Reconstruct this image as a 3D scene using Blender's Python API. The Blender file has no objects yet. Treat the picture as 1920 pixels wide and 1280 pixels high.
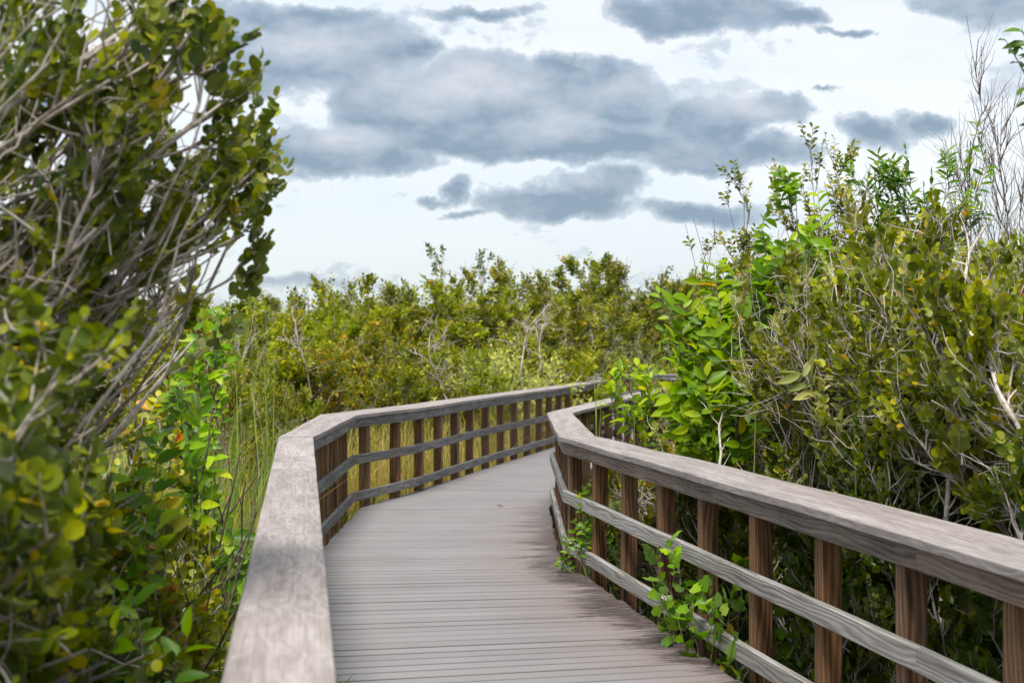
import bpy, math, random
ORD = 'first second third fourth fifth sixth seventh eighth ninth tenth eleventh twelfth thirteenth fourteenth fifteenth sixteenth seventeenth eighteenth nineteenth twentieth'.split()
import numpy as np
R_ = math.radians
random.seed(4)
rng = np.random.default_rng(11)
C = bpy.context.scene.collection
SC = bpy.context.scene

# ------------------------------------------------------------------ camera, sky, sun, exposure
EYE = 1.578
cam = bpy.data.cameras.new('camera'); camo = bpy.data.objects.new('camera', cam); C.objects.link(camo)
camo.location = (0, 0, EYE); camo.rotation_euler = (R_(90), 0, 0)
cam.lens = 54; cam.sensor_width = 36; cam.shift_y = 8/1920; cam.clip_end = 4000; cam.clip_start = .05
cam.dof.use_dof = True; cam.dof.focus_distance = 8.6; cam.dof.aperture_fstop = 4.5
SC.camera = camo
SC.view_settings.view_transform = 'Standard'; SC.view_settings.look = 'None'
SC.view_settings.exposure = 0.34; SC.view_settings.gamma = 1
SC.cycles.max_bounces = 6; SC.cycles.diffuse_bounces = 3; SC.cycles.glossy_bounces = 2
SC.cycles.transmission_bounces = 3; SC.cycles.caustics_reflective = False; SC.cycles.caustics_refractive = False
SC.cycles.use_denoising = True

SUN_EL, SUN_AZ = R_(62), R_(190)      # azimuth clockwise from +Y

class NT:
    def __init__(s, tree): s.t = tree
    def n(s, typ, ins=None, **props):
        nd = s.t.nodes.new(typ)
        for k, v in props.items(): setattr(nd, k, v)
        for k, v in (ins or {}).items():
            if isinstance(v, bpy.types.NodeSocket): s.t.links.new(v, nd.inputs[k])
            else: nd.inputs[k].default_value = v
        return nd
    def math(s, op, a, b=None, c=None, clamp=False):
        ins = {0: a}
        if b is not None: ins[1] = b
        if c is not None: ins[2] = c
        return s.n('ShaderNodeMath', ins, operation=op, use_clamp=clamp).outputs[0]
    def ramp(s, fac, stops, interp='LINEAR'):
        nd = s.n('ShaderNodeValToRGB', {0: fac}); cr = nd.color_ramp; cr.interpolation = interp
        while len(cr.elements) < len(stops): cr.elements.new(.5)
        for e, (p, c) in zip(cr.elements, stops):
            e.position = p; e.color = (c, c, c, 1) if isinstance(c, (int, float)) else (*c, 1)
        return nd.outputs[0]
    def mix(s, fac, a, b, blend='MIX'):
        nd = s.n('ShaderNodeMix', data_type='RGBA', blend_type=blend)
        for k, v in ((0, fac), (6, a), (7, b)):
            if isinstance(v, bpy.types.NodeSocket): s.t.links.new(v, nd.inputs[k])
            else: nd.inputs[k].default_value = v if isinstance(v, (int, float)) else (*v, 1)
        return nd.outputs[2]
    def noise(s, vec, scale, detail=4, rough=.55, dist=0, out=0):
        return s.n('ShaderNodeTexNoise', {'Vector': vec, 'Scale': scale, 'Detail': detail, 'Roughness': rough, 'Distortion': dist}).outputs[out]

world = bpy.data.worlds.new('World'); SC.world = world; world.use_nodes = True
wt = NT(world.node_tree); world.node_tree.nodes.clear()
def build_sky():
    sky = wt.n('ShaderNodeTexSky', sky_type='NISHITA', sun_disc=False, sun_elevation=SUN_EL, sun_rotation=SUN_AZ)
    bg1 = wt.n('ShaderNodeBackground', {'Color': sky.outputs[0], 'Strength': .12})
    tc = wt.n('ShaderNodeTexCoord').outputs['Generated']
    sep = wt.n('ShaderNodeSeparateXYZ', {0: tc})
    yy = wt.math('MAXIMUM', sep.outputs[1], .12)
    u = wt.math('DIVIDE', sep.outputs[0], yy); v = wt.math('DIVIDE', sep.outputs[2], yy)
    uv = wt.n('ShaderNodeCombineXYZ', {0: u, 1: v, 2: 0.0}).outputs[0]
    w1 = wt.n('ShaderNodeTexNoise', {'Vector': uv, 'Scale': 14.0, 'Detail': 7.0, 'Roughness': .62}).outputs[1]
    w1 = wt.n('ShaderNodeVectorMath', {0: w1, 1: (.5, .5, .5)}, operation='SUBTRACT').outputs[0]
    wuv = wt.n('ShaderNodeVectorMath', {0: wt.n('ShaderNodeVectorMath', {0: w1, 1: (.085, .045, 0)}, operation='MULTIPLY').outputs[0], 1: uv}, operation='ADD').outputs[0]
    st = wt.n('ShaderNodeMapping', {'Vector': uv, 'Scale': (1, 1.7, 1)}).outputs[0]
    n1 = wt.noise(st, 11, 9, .62)
    n2 = wt.noise(st, 38, 6, .62)
    n3 = wt.noise(wt.n('ShaderNodeMapping', {'Vector': uv, 'Scale': (1, 2.6, 1), 'Location': (3, 1, 0)}).outputs[0], 5, 6, .6)
    # cloud banks: centre (px), half size (px) in directions as seen from the walk
    banks = [(650, 100, 190, 75, 1), (560, 22, 190, 36, .8), (480, 130, 110, 50, .9), (790, 85, 60, 34, .8), (700, 190, 110, 60, .95), (880, 200, 240, 100, 1.15), (1050, 150, 70, 62, 1.05), (1140, 175, 135, 72, 1.1),
             (610, 290, 230, 52, 1), (1000, 262, 360, 40, 1.05), (1330, 225, 120, 52, .95), (1440, 205, 80, 32, .85), (1350, 285, 200, 42, .95), (1030, 385, 150, 40, 1), (1100, 345, 90, 44, .85),
             (1310, 20, 200, 42, 1), (1480, 30, 90, 30, .8), (1640, 258, 90, 42, .7), (1740, 235, 70, 26, .6), (1880, 8, 160, 34, .85), (1290, 402, 170, 28, .75), (1590, 58, 90, 13, .65),
             (850, 358, 36, 34, .68), (815, 385, 60, 14, .55), (420, 60, 90, 40, .6), (150, 180, 180, 60, .7), (560, 527, 190, 16, .36), (1550, 187, 40, 9, .6), (900, 8, 130, 14, .6), (870, 410, 60, 12, .5)]
    acc = None
    for cx, cy, rx, ry, w in banks:
        cu, cv, ru, rv = (cx-960)/2880, (648-cy)/2880, rx*1.25/2880, ry*1.25/2880
        m = wt.n('ShaderNodeMapping', {'Vector': wuv, 'Location': (-cu/ru, -cv/rv, 0), 'Scale': (1/ru, 1/rv, 1)}).outputs[0]
        g = wt.n('ShaderNodeTexGradient', {0: m}, gradient_type='SPHERICAL').outputs[1]
        g = wt.math('MULTIPLY', g, w)
        acc = g if acc is None else wt.n('ShaderNodeMath', {0: acc, 1: g, 2: .12}, operation='SMOOTH_MAX').outputs[0]
    d = wt.math('ADD', acc, wt.math('MULTIPLY', wt.math('SUBTRACT', n1, .5), .95))
    d = wt.math('ADD', d, wt.math('MULTIPLY', wt.math('SUBTRACT', n2, .5), .42))
    # the rest of the sky (behind and overhead) carries a broken layer of its own
    back = wt.math('SUBTRACT', 1.0, wt.n('ShaderNodeMapRange', {0: sep.outputs[1], 1: .3, 2: .7}).outputs[0])
    nb = wt.noise(tc, 3.2, 7, .6)
    d = wt.math('ADD', d, wt.math('MULTIPLY', back, wt.math('MULTIPLY', wt.math('SUBTRACT', nb, .50), 2.0)))
    cloud = wt.ramp(d, [(.13, 0.0), (.20, .50), (.32, .88), (.5, 1.0)], 'EASE')
    # thin veil over the blue
    veilc = wt.ramp(n3, [(.3, (.74, .82, .90)), (.60, (.88, .90, .93))])
    hor = wt.n('ShaderNodeMapRange', {0: v, 1: 0.0, 2: .125}).outputs[0]
    veilc = wt.mix(hor, (.64, .72, .74), veilc)
    top = wt.n('ShaderNodeMapRange', {0: v, 1: .19, 2: .27, 4: .35}).outputs[0]
    veilc = wt.mix(top, veilc, (.60, .72, .85))
    # cloud body: grey blue base, warmer lit middle
    warm = wt.ramp(wt.math('ADD', wt.math('MULTIPLY', n1, .6), wt.math('MULTIPLY', wt.noise(st, 5.5, 5, .5), .5)),
                   [(.41, (.235, .305, .385)), (.52, (.315, .375, .455)), (.63, (.46, .485, .54))])
    lit = None
    for cx, cy, rx, ry, w in [(850, 160, 190, 60, 1), (640, 85, 150, 45, .5), (1160, 170, 100, 50, .7), (1400, 200, 110, 35, .6), (1020, 240, 160, 40, .5), (640, 260, 120, 24, .5), (1090, 340, 90, 26, .6)]:
        cu, cv, ru, rv = (cx-960)/2880, (648-cy)/2880, rx*1.3/2880, ry*1.3/2880
        m = wt.n('ShaderNodeMapping', {'Vector': uv, 'Location': (-cu/ru, -cv/rv, 0), 'Scale': (1/ru, 1/rv, 1)}).outputs[0]
        g = wt.math('MULTIPLY', wt.n('ShaderNodeTexGradient', {0: m}, gradient_type='SPHERICAL').outputs[1], w)
        lit = g if lit is None else wt.math('MAXIMUM', lit, g)
    lit = wt.math('ADD', wt.math('MULTIPLY', lit, .9), wt.math('MULTIPLY', wt.math('SUBTRACT', n1, .5), 2.2))
    warm = wt.ramp(lit, [(-.1, (.245, .330, .425)), (.20, (.350, .425, .520)), (.70, (.60, .63, .70))])
    body = wt.mix(wt.ramp(d, [(.2, .30), (.5, 0.0)]), warm, (.50, .57, .66))
    col = wt.mix(cloud, veilc, body)
    bg2 = wt.n('ShaderNodeBackground', {'Color': col, 'Strength': .93})
    fac = wt.math('MAXIMUM', wt.math('MULTIPLY', cloud, .96), .90)
    mx = wt.n('ShaderNodeMixShader', {0: fac, 1: bg1.outputs[0], 2: bg2.outputs[0]})
    wt.n('ShaderNodeOutputWorld', {0: mx.outputs[0]})
build_sky()
sun = bpy.data.lights.new('sun', 'SUN'); suno = bpy.data.objects.new('sun', sun); C.objects.link(suno)
sun.energy = 5.0; sun.angle = R_(22); sun.color = (1, .96, .9)
suno.rotation_euler = (R_(90)-SUN_EL, 0, R_(180)-SUN_AZ); suno.location = (0, 0, 30)

# ------------------------------------------------------------------ object helpers
def prop(o, label=None, cat=None, group=None, kind=None):
    if label: o['label'] = label
    if cat: o['category'] = cat
    if group: o['group'] = group
    if kind: o['kind'] = kind
    return o
def empty(name, loc, label, cat, group=None):
    o = bpy.data.objects.new(name, None); C.objects.link(o); o.location = loc; o.empty_display_size = .2
    return prop(o, label, cat, group)
def mesh_np(name, V, quads=None, tris=None, uv=None, attrs=None, smooth=True):
    """V (n,3); quads (m,4); tris (k,3); uv per vertex (n,2); attrs {name: (n,)}"""
    me = bpy.data.meshes.new(name)
    V = np.asarray(V, np.float32); me.vertices.add(len(V)); me.vertices.foreach_set('co', V.ravel())
    li, ls = [], []
    off = 0
    for F in (quads, tris):
        if F is None or len(F) == 0: continue
        F = np.asarray(F, np.int32); li.append(F.ravel()); ls.append(off + np.arange(len(F), dtype=np.int32)*F.shape[1]); off += F.size
    li = np.concatenate(li); ls = np.concatenate(ls)
    me.loops.add(len(li)); me.loops.foreach_set('vertex_index', li)
    me.polygons.add(len(ls)); me.polygons.foreach_set('loop_start', ls)
    me.polygons.foreach_set('use_smooth', np.full(len(ls), smooth))
    me.update(calc_edges=True)
    if uv is not None:
        l = me.uv_layers.new(name='UVMap'); l.data.foreach_set('uv', np.asarray(uv, np.float32)[li].ravel())
    for k, a in (attrs or {}).items():
        at = me.attributes.new(k, 'FLOAT', 'POINT'); at.data.foreach_set('value', np.asarray(a, np.float32))
    me.validate(); return me
def link(name, me, mat, parent=None):
    o = bpy.data.objects.new(name, me); C.objects.link(o)
    if mat and not me.materials: me.materials.append(mat)
    if parent is not None: o.parent = parent
    return o

# ------------------------------------------------------------------ materials
def new_mat(name):
    m = bpy.data.materials.new(name); m.use_nodes = True; m.node_tree.nodes.clear(); return m, NT(m.node_tree)
def wood(name, cols, ring=1.0, patch=None, wscale=(1.5, 7), warpk=13.0, vary=.36, pk=.75, rough=.75, fine=.5, lichen=0.0, streak=26, bump=.35):
    """weathered board: UV in metres (u along the board, v across)"""
    m, t = new_mat(name)
    uv = t.n('ShaderNodeTexCoord').outputs['UV']
    rnd = t.n('ShaderNodeObjectInfo').outputs['Random']
    off = t.n('ShaderNodeCombineXYZ', {0: t.math('MULTIPLY', rnd, 37.0), 1: t.math('MULTIPLY', rnd, 11.0), 2: rnd}).outputs[0]
    p = t.n('ShaderNodeVectorMath', {0: uv, 1: off}, operation='ADD').outputs[0]
    gv = t.n('ShaderNodeMapping', {'Vector': p, 'Scale': (1.6, 14, 1)}).outputs[0]
    warp = t.noise(t.n('ShaderNodeMapping', {'Vector': p, 'Scale': (*wscale, 1)}).outputs[0], 1.0, 1.5, .5)
    sv = t.n('ShaderNodeSeparateXYZ', {0: p}).outputs[1]
    ph = t.math('ADD', t.math('MULTIPLY', sv, 60.0*ring), t.math('MULTIPLY', warp, warpk))
    rings = t.math('MULTIPLY', t.math('ADD', t.math('SINE', t.math('MULTIPLY', ph, 2.2)), 1.0), .5)
    gr = t.noise(t.n('ShaderNodeMapping', {'Vector': p, 'Scale': (streak*.14, streak*7.0, 1)}).outputs[0], 1.0, 4, .65)
    big = t.noise(gv, .9, 4, .6)
    f = t.math('ADD', t.math('MULTIPLY', rings, .30*fine*2), t.math('MULTIPLY', gr, .55))
    f = t.math('ADD', f, t.math('MULTIPLY', t.math('SUBTRACT', big, .5), .8))
    col = t.ramp(f, [(.15, cols[0]), (.48, cols[1]), (.85, cols[2])])
    if patch:
        pn = t.noise(p, 7, 5, .65)
        col = t.mix(t.ramp(pn, [(.50, 0.0), (.66, pk)]), col, patch)
    if lichen:
        ln = t.noise(p, 4.5, 5, .7)
        col = t.mix(t.ramp(ln, [(.57, 0.0), (.70, lichen)]), col, (.23, .21, .06))
    sp = t.noise(p, 60, 3, .6)
    col = t.mix(t.ramp(sp, [(.68, 0.0), (.74, .5)]), col, tuple(min(1, c*1.5) for c in cols[2]))
    col = t.n('ShaderNodeHueSaturation', {'Hue': .5, 'Saturation': t.math('ADD', 1-vary, t.math('MULTIPLY', t.math('FRACT', t.math('MULTIPLY', rnd, 7.3)), vary)), 'Value': t.math('ADD', 1-vary/2, t.math('MULTIPLY', rnd, vary)), 'Color': col}).outputs[0]
    b = t.n('ShaderNodeBump', {'Height': t.math('ADD', t.math('MULTIPLY', gr, .6), t.math('MULTIPLY', rings, .5)), 'Strength': bump, 'Distance': .004}).outputs[0]
    bs = t.n('ShaderNodeBsdfPrincipled', {'Base Color': col, 'Roughness': rough, 'Normal': b, 'Specular IOR Level': .3})
    t.n('ShaderNodeOutputMaterial', {0: bs.outputs[0]})
    return m
def leafmat(name, ramp, trans=.28, rough=.5, spec=.32, vein=0):
    m, t = new_mat(name)
    a = t.n('ShaderNodeAttribute', attribute_name='tint').outputs['Fac']
    geo = t.n('ShaderNodeNewGeometry')
    rnd = t.n('ShaderNodeObjectInfo').outputs['Random']
    col = t.ramp(a, ramp)
    nz = t.noise(geo.outputs['Position'], 1.3, 3, .6)
    hs = t.n('ShaderNodeHueSaturation', {'Hue': t.math('ADD', .476, t.math('MULTIPLY', rnd, .022)), 'Saturation': 1.08,
             'Value': t.math('ADD', .62, t.math('MULTIPLY', nz, .92)), 'Color': col}).outputs[0]
    under = t.mix(geo.outputs['Backfacing'], hs, t.mix(.35, hs, (.16, .20, .07)))
    bs = t.n('ShaderNodeBsdfPrincipled', {'Base Color': under, 'Roughness': rough, 'Specular IOR Level': spec})
    tr = t.n('ShaderNodeBsdfTranslucent', {'Color': t.mix(1.0, hs, (2.2, 2.3, .9), 'MULTIPLY')})
    mx = t.n('ShaderNodeMixShader', {0: trans, 1: bs.outputs[0], 2: tr.outputs[0]})
    t.n('ShaderNodeOutputMaterial', {0: mx.outputs[0]})
    return m
def barkmat(name, a, b, scale=40):
    m, t = new_mat(name)
    tc = t.n('ShaderNodeTexCoord').outputs['Object']
    n = t.noise(tc, scale, 3, .6); n2 = t.noise(tc, 3, 2, .5)
    col = t.ramp(t.math('ADD', t.math('MULTIPLY', n, .6), t.math('MULTIPLY', n2, .4)), [(.36, a), (.62, b)])
    bs = t.n('ShaderNodeBsdfPrincipled', {'Base Color': col, 'Roughness': .85, 'Specular IOR Level': .2})
    t.n('ShaderNodeOutputMaterial', {0: bs.outputs[0]})
    return m
M = {}
M['cap'] = wood('weathered_cap_wood', [(.18, .150, .140), (.315, .280, .262), (.45, .415, .395)], ring=.9, patch=(.24, .205, .19), fine=.22, streak=14, wscale=(4, 16), warpk=11.0, vary=.10, pk=.4)
M['top'] = wood('weathered_fascia_wood', [(.085, .055, .037), (.245, .175, .13), (.39, .315, .25)], wscale=(1.6, 13), warpk=13.0, ring=2.2, patch=(.23, .205, .19), pk=.6, fine=.42, streak=16)
M['silver'] = wood('silvered_rail_wood', [(.12, .105, .09), (.30, .28, .255), (.50, .49, .46)], ring=2.0, fine=.42, lichen=.5, wscale=(1.6, 12), warpk=13.0, streak=14)
M['dark'] = wood('dark_grey_rail_wood', [(.065, .060, .056), (.185, .175, .168), (.40, .39, .38)], ring=1.3, fine=.35, patch=(.12, .11, .105), wscale=(1.6, 12), warpk=13.0, streak=14)
M['post'] = wood('brown_post_wood', vary=.22, cols=[(.055, .025, .010), (.205, .100, .040), (.40, .245, .13)], ring=1.9, fine=.45, streak=22)
M['beam'] = wood('dark_beam_wood', [(.03, .022, .018), (.07, .05, .04), (.12, .09, .07)])
COCO = [(.0, (.034, .055, .004)), (.3, (.086, .118, .006)), (.62, (.170, .200, .008)), (.85, (.30, .33, .014)), (.95, (.42, .36, .02)), (1.0, (.40, .17, .03))]
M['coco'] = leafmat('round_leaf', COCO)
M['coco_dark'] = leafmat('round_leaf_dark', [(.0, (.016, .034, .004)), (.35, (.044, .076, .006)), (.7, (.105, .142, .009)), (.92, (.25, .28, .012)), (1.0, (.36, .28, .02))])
M['pond'] = leafmat('pointed_leaf', [(.0, (.030, .068, .008)), (.4, (.062, .150, .014)), (.75, (.135, .255, .018)), (.95, (.28, .38, .03)), (1.0, (.5, .28, .03))], trans=.34, rough=.42)
M['olive'] = leafmat('olive_leaf', [(.0, (.048, .062, .006)), (.45, (.125, .145, .008)), (.8, (.24, .255, .013)), (.95, (.32, .26, .02)), (1.0, (.40, .19, .03))])
M['bright'] = leafmat('fresh_leaf', [(.0, (.075, .110, .006)), (.45, (.165, .210, .008)), (.8, (.28, .32, .014)), (1.0, (.46, .38, .03))])
M['yellow'] = leafmat('yellowing_leaf', [(.0, (.06, .095, .010)), (.4, (.14, .18, .012)), (.7, (.30, .27, .02)), (1.0, (.50, .27, .03))])
M['pale'] = leafmat('pale_leaf', [(.0, (.12, .17, .02)), (.5, (.30, .34, .07)), (1.0, (.50, .50, .15))])
M['grey_leaf'] = leafmat('grey_green_leaf', [(.0, (.08, .12, .035)), (.5, (.17, .215, .075)), (1.0, (.36, .36, .15))], rough=.6)
M['grass'] = leafmat('sedge_blade', [(.0, (.11, .13, .02)), (.35, (.27, .24, .05)), (.7, (.46, .375, .14)), (1.0, (.56, .44, .22))], trans=.3, rough=.55)
M['grass_green'] = leafmat('green_blade', [(.0, (.05, .095, .02)), (.6, (.12, .20, .045)), (.9, (.24, .30, .09)), (1.0, (.40, .33, .10))], trans=.3, rough=.5)
M['bark'] = barkmat('grey_bark', (.20, .155, .13), (.56, .50, .45))
M['bark_dark'] = barkmat('brown_bark', (.06, .042, .032), (.20, .155, .125))
M['bark_pale'] = barkmat('pale_bark', (.30, .25, .21), (.66, .60, .54))
M['dry'] = leafmat('dry_leaf', [(.0, (.10, .05, .02)), (.6, (.26, .14, .06)), (1.0, (.42, .25, .12))], trans=.1, rough=.8)

# ------------------------------------------------------------------ railing and deck geometry
GZ = -.62                                   # marsh ground below the deck
def miters(P):
    P = np.asarray(P, float); d = np.diff(P, axis=0); d /= np.linalg.norm(d, axis=1)[:, None]
    nrm = np.stack([-d[:, 1], d[:, 0]], 1)  # left normal
    out = []
    for i in range(len(P)):
        a = nrm[max(i-1, 0)]; b = nrm[min(i, len(nrm)-1)]
        m = a + b; m /= np.linalg.norm(m); m /= max(.4, m @ a); out.append(m)
    return P, d, nrm, np.array(out)
def board(name, mat, parent, a0, a1, b0, b1, z0, z1, gap=.0015, ch=.004, label=None):
    """board between quads: end A has plan points a0 (inner) a1 (outer); end B b0, b1"""
    a0, a1, b0, b1 = map(lambda q: np.array(q, float), (a0, a1, b0, b1))
    L = np.linalg.norm(b0-a0); n = max(2, int(L/.12))
    dirv = (b0-a0)/L
    a0 = a0+dirv*gap; a1 = a1+dirv*gap; b0 = b0-dirv*gap; b1 = b1-dirv*gap
    W = np.linalg.norm(a1-a0); T = z1-z0
    prof = [(ch/W, 0), (1-ch/W, 0), (1, ch/T), (1, 1-ch/T), (1-ch/W, 1), (ch/W, 1), (0, 1-ch/T), (0, ch/T)]
    V, U = [], []
    Wm = W; per = [ch, Wm-ch, Wm+.3*ch, Wm+T-ch, Wm+T+.3*ch, 2*Wm+T-ch, 2*Wm+T, 2*Wm+2*T-ch, 2*Wm+2*T]
    ph = random.random()*9
    for i in range(n+1):
        t = i/n
        i0 = a0*(1-t)+b0*t; o0 = a1*(1-t)+b1*t
        wz = .0018*math.sin(ph+t*L*3.1)
        wx = .0006*math.sin(ph*3+t*L*3.3)
        for k, (s, h) in enumerate(prof+[prof[0]]):
            p = i0*(1-s)+o0*s
            V.append((p[0]+wx, p[1], z0+h*T+wz)); U.append((t*L, per[k]))
    K = 9; q = []
    for i in range(n):
        for k in range(8):
            q.append((i*K+k, i*K+k+1, (i+1)*K+k+1, (i+1)*K+k))
    # caps (own vertices)
    tr = []
    for i, rev in ((0, True), (n, False)):
        base = len(V)
        for k in range(8): V.append(V[i*K+k]); U.append((prof[k][1]*T, prof[k][0]*W))
        f = [(base+0, base+k, base+k+1) for k in range(1, 7)]
        tr += [x[::-1] if rev else x for x in f]
    # orientation check
    me = mesh_np(name, V, q, tr, U, smooth=False)
    o = link(name, me, mat, parent)
    import bmesh
    bm = bmesh.new(); bm.from_mesh(me); bmesh.ops.remove_doubles(bm, verts=bm.verts, dist=1e-5); bmesh.ops.recalc_face_normals(bm, faces=bm.faces); bm.to_mesh(me); bm.free()
    if label: o['label'] = label
    return o
def rail_run(root, P, side, widths, post_mat, mats, first, spacing, cap_over=.020):
    """P = plan line of the boards' walking-side faces; side=+1 when the posts stand to the left of it"""
    P, d, nrm, mit = miters(P)
    N = nrm*side; Mi = mit*side
    cap, top, mid, low = mats
    for i in range(len(P)-1):
        A, B = P[i], P[i+1]; L = np.linalg.norm(B-A)
        k = max(1, round(L/2.7))
        for j in range(k):
            t0, t1 = j/k, (j+1)/k
            def off(t, o):
                if t == 0: return A+Mi[i]*o
                if t == 1: return B+Mi[i+1]*o
                return A*(1-t)+B*t+N[i]*o
            w0 = widths[i]*(1-t0)+widths[i+1]*t0; w1 = widths[i]*(1-t1)+widths[i+1]*t1
            board('cap_rail', M[cap], root, off(t0, -cap_over), off(t0, w0-cap_over), off(t1, -cap_over), off(t1, w1-cap_over), .876, .914)
            for nm, z, mt in (('top_rail', .787, top), ('middle_rail', .431, mid), ('bottom_rail', .075, low)):
                board(nm, M[mt], root, off(t0, 0), off(t0, .038), off(t1, 0), off(t1, .038), z, z+.0885)
    # posts along the whole line
    seg = np.linalg.norm(np.diff(P, axis=0), axis=1); cum = np.concatenate([[0], np.cumsum(seg)])
    s = first; pm = None; k = 0
    while s < cum[-1]-.05:
        i = min(np.searchsorted(cum, s, 'right')-1, len(seg)-1); t = (s-cum[i])
        dd = d[i]; c = P[i]+dd*t+N[i]*(.0385+.0445)
        ang = math.atan2(dd[1], dd[0])
        if pm is None:
            h = .8745-(GZ-.25); b = .0445; ch = .004
            pr = [(-b+ch, -b), (b-ch, -b), (b, -b+ch), (b, b-ch), (b-ch, b), (-b+ch, b), (-b, b-ch), (-b, -b+ch)]
            V, U, q = [], [], []
            for r in range(11):
                z = -h + h*r/10
                for kk, (x, y) in enumerate(pr+[pr[0]]): V.append((x, y, z)); U.append((z, [0, .08, .09, .17, .18, .26, .27, .35, .36][kk]+.0))
            for r in range(10):
                for kk in range(8): q.append((r*9+kk, r*9+kk+1, (r+1)*9+kk+1, (r+1)*9+kk))
            V.append((0, 0, 0)); U.append((0, 0)); tr = [(99+k2-0, 99+k2+1, 99) for k2 in ()]
            tr = [(90+k2, 91+k2, 99) for k2 in range(8)]
            pm = mesh_np('post', V, q, tr, U, smooth=False)
        o = link('post', pm, M[post_mat], root); o.location = (c[0], c[1], .8745)
        o.rotation_euler = (random.uniform(-.006, .006), random.uniform(-.006, .006), ang)
        s += spacing*random.uniform(.97, 1.03); k += 1
    return cum[-1]

LP = [(-.17, -3), (-.295, 2.5), (-1.47, 11.2), (-1.515, 14.82), (-1.02, 16.4), (-.43, 19.28), (.48, 23.13), (1.98, 30.0), (1.72, 35.9), (9.5, 36.4)]
LW = [.23, .225, .25, .36, .40, .34, .34, .34, .34, .30]
RP = [(2.35, -3), (1.90, 2.2), (1.42, 5.40), (.883, 8.42), (.372, 11.3), (.375, 15.25), (1.06, 18.55), (2.30, 24.1), (3.45, 29.2), (9.5, 31)]
RW = [.34, .34, .34, .34, .27, .25, .24, .24, .24, .24]
rootL = empty('railing', (-1.2, 11.2, 0), 'weathered wooden handrail with dark grey rails curving along the grassy side of the boardwalk', 'railing', 'boardwalk railings')
rootR = empty('railing', (.9, 8.4, 0), 'weathered wooden handrail with pale silvery lower rails running along the dense shrubs', 'railing', 'boardwalk railings')
rootL.location = (0, 0, 0); rootR.location = (0, 0, 0)
random.seed(21)
rail_run(rootL, LP, +1, LW, 'post', ('cap', 'dark', 'dark', 'dark'), .3, .82)
random.seed(5)
rail_run(rootR, RP, -1, RW, 'post', ('cap', 'top', 'silver', 'silver'), .42, .825, cap_over=.030)

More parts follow.
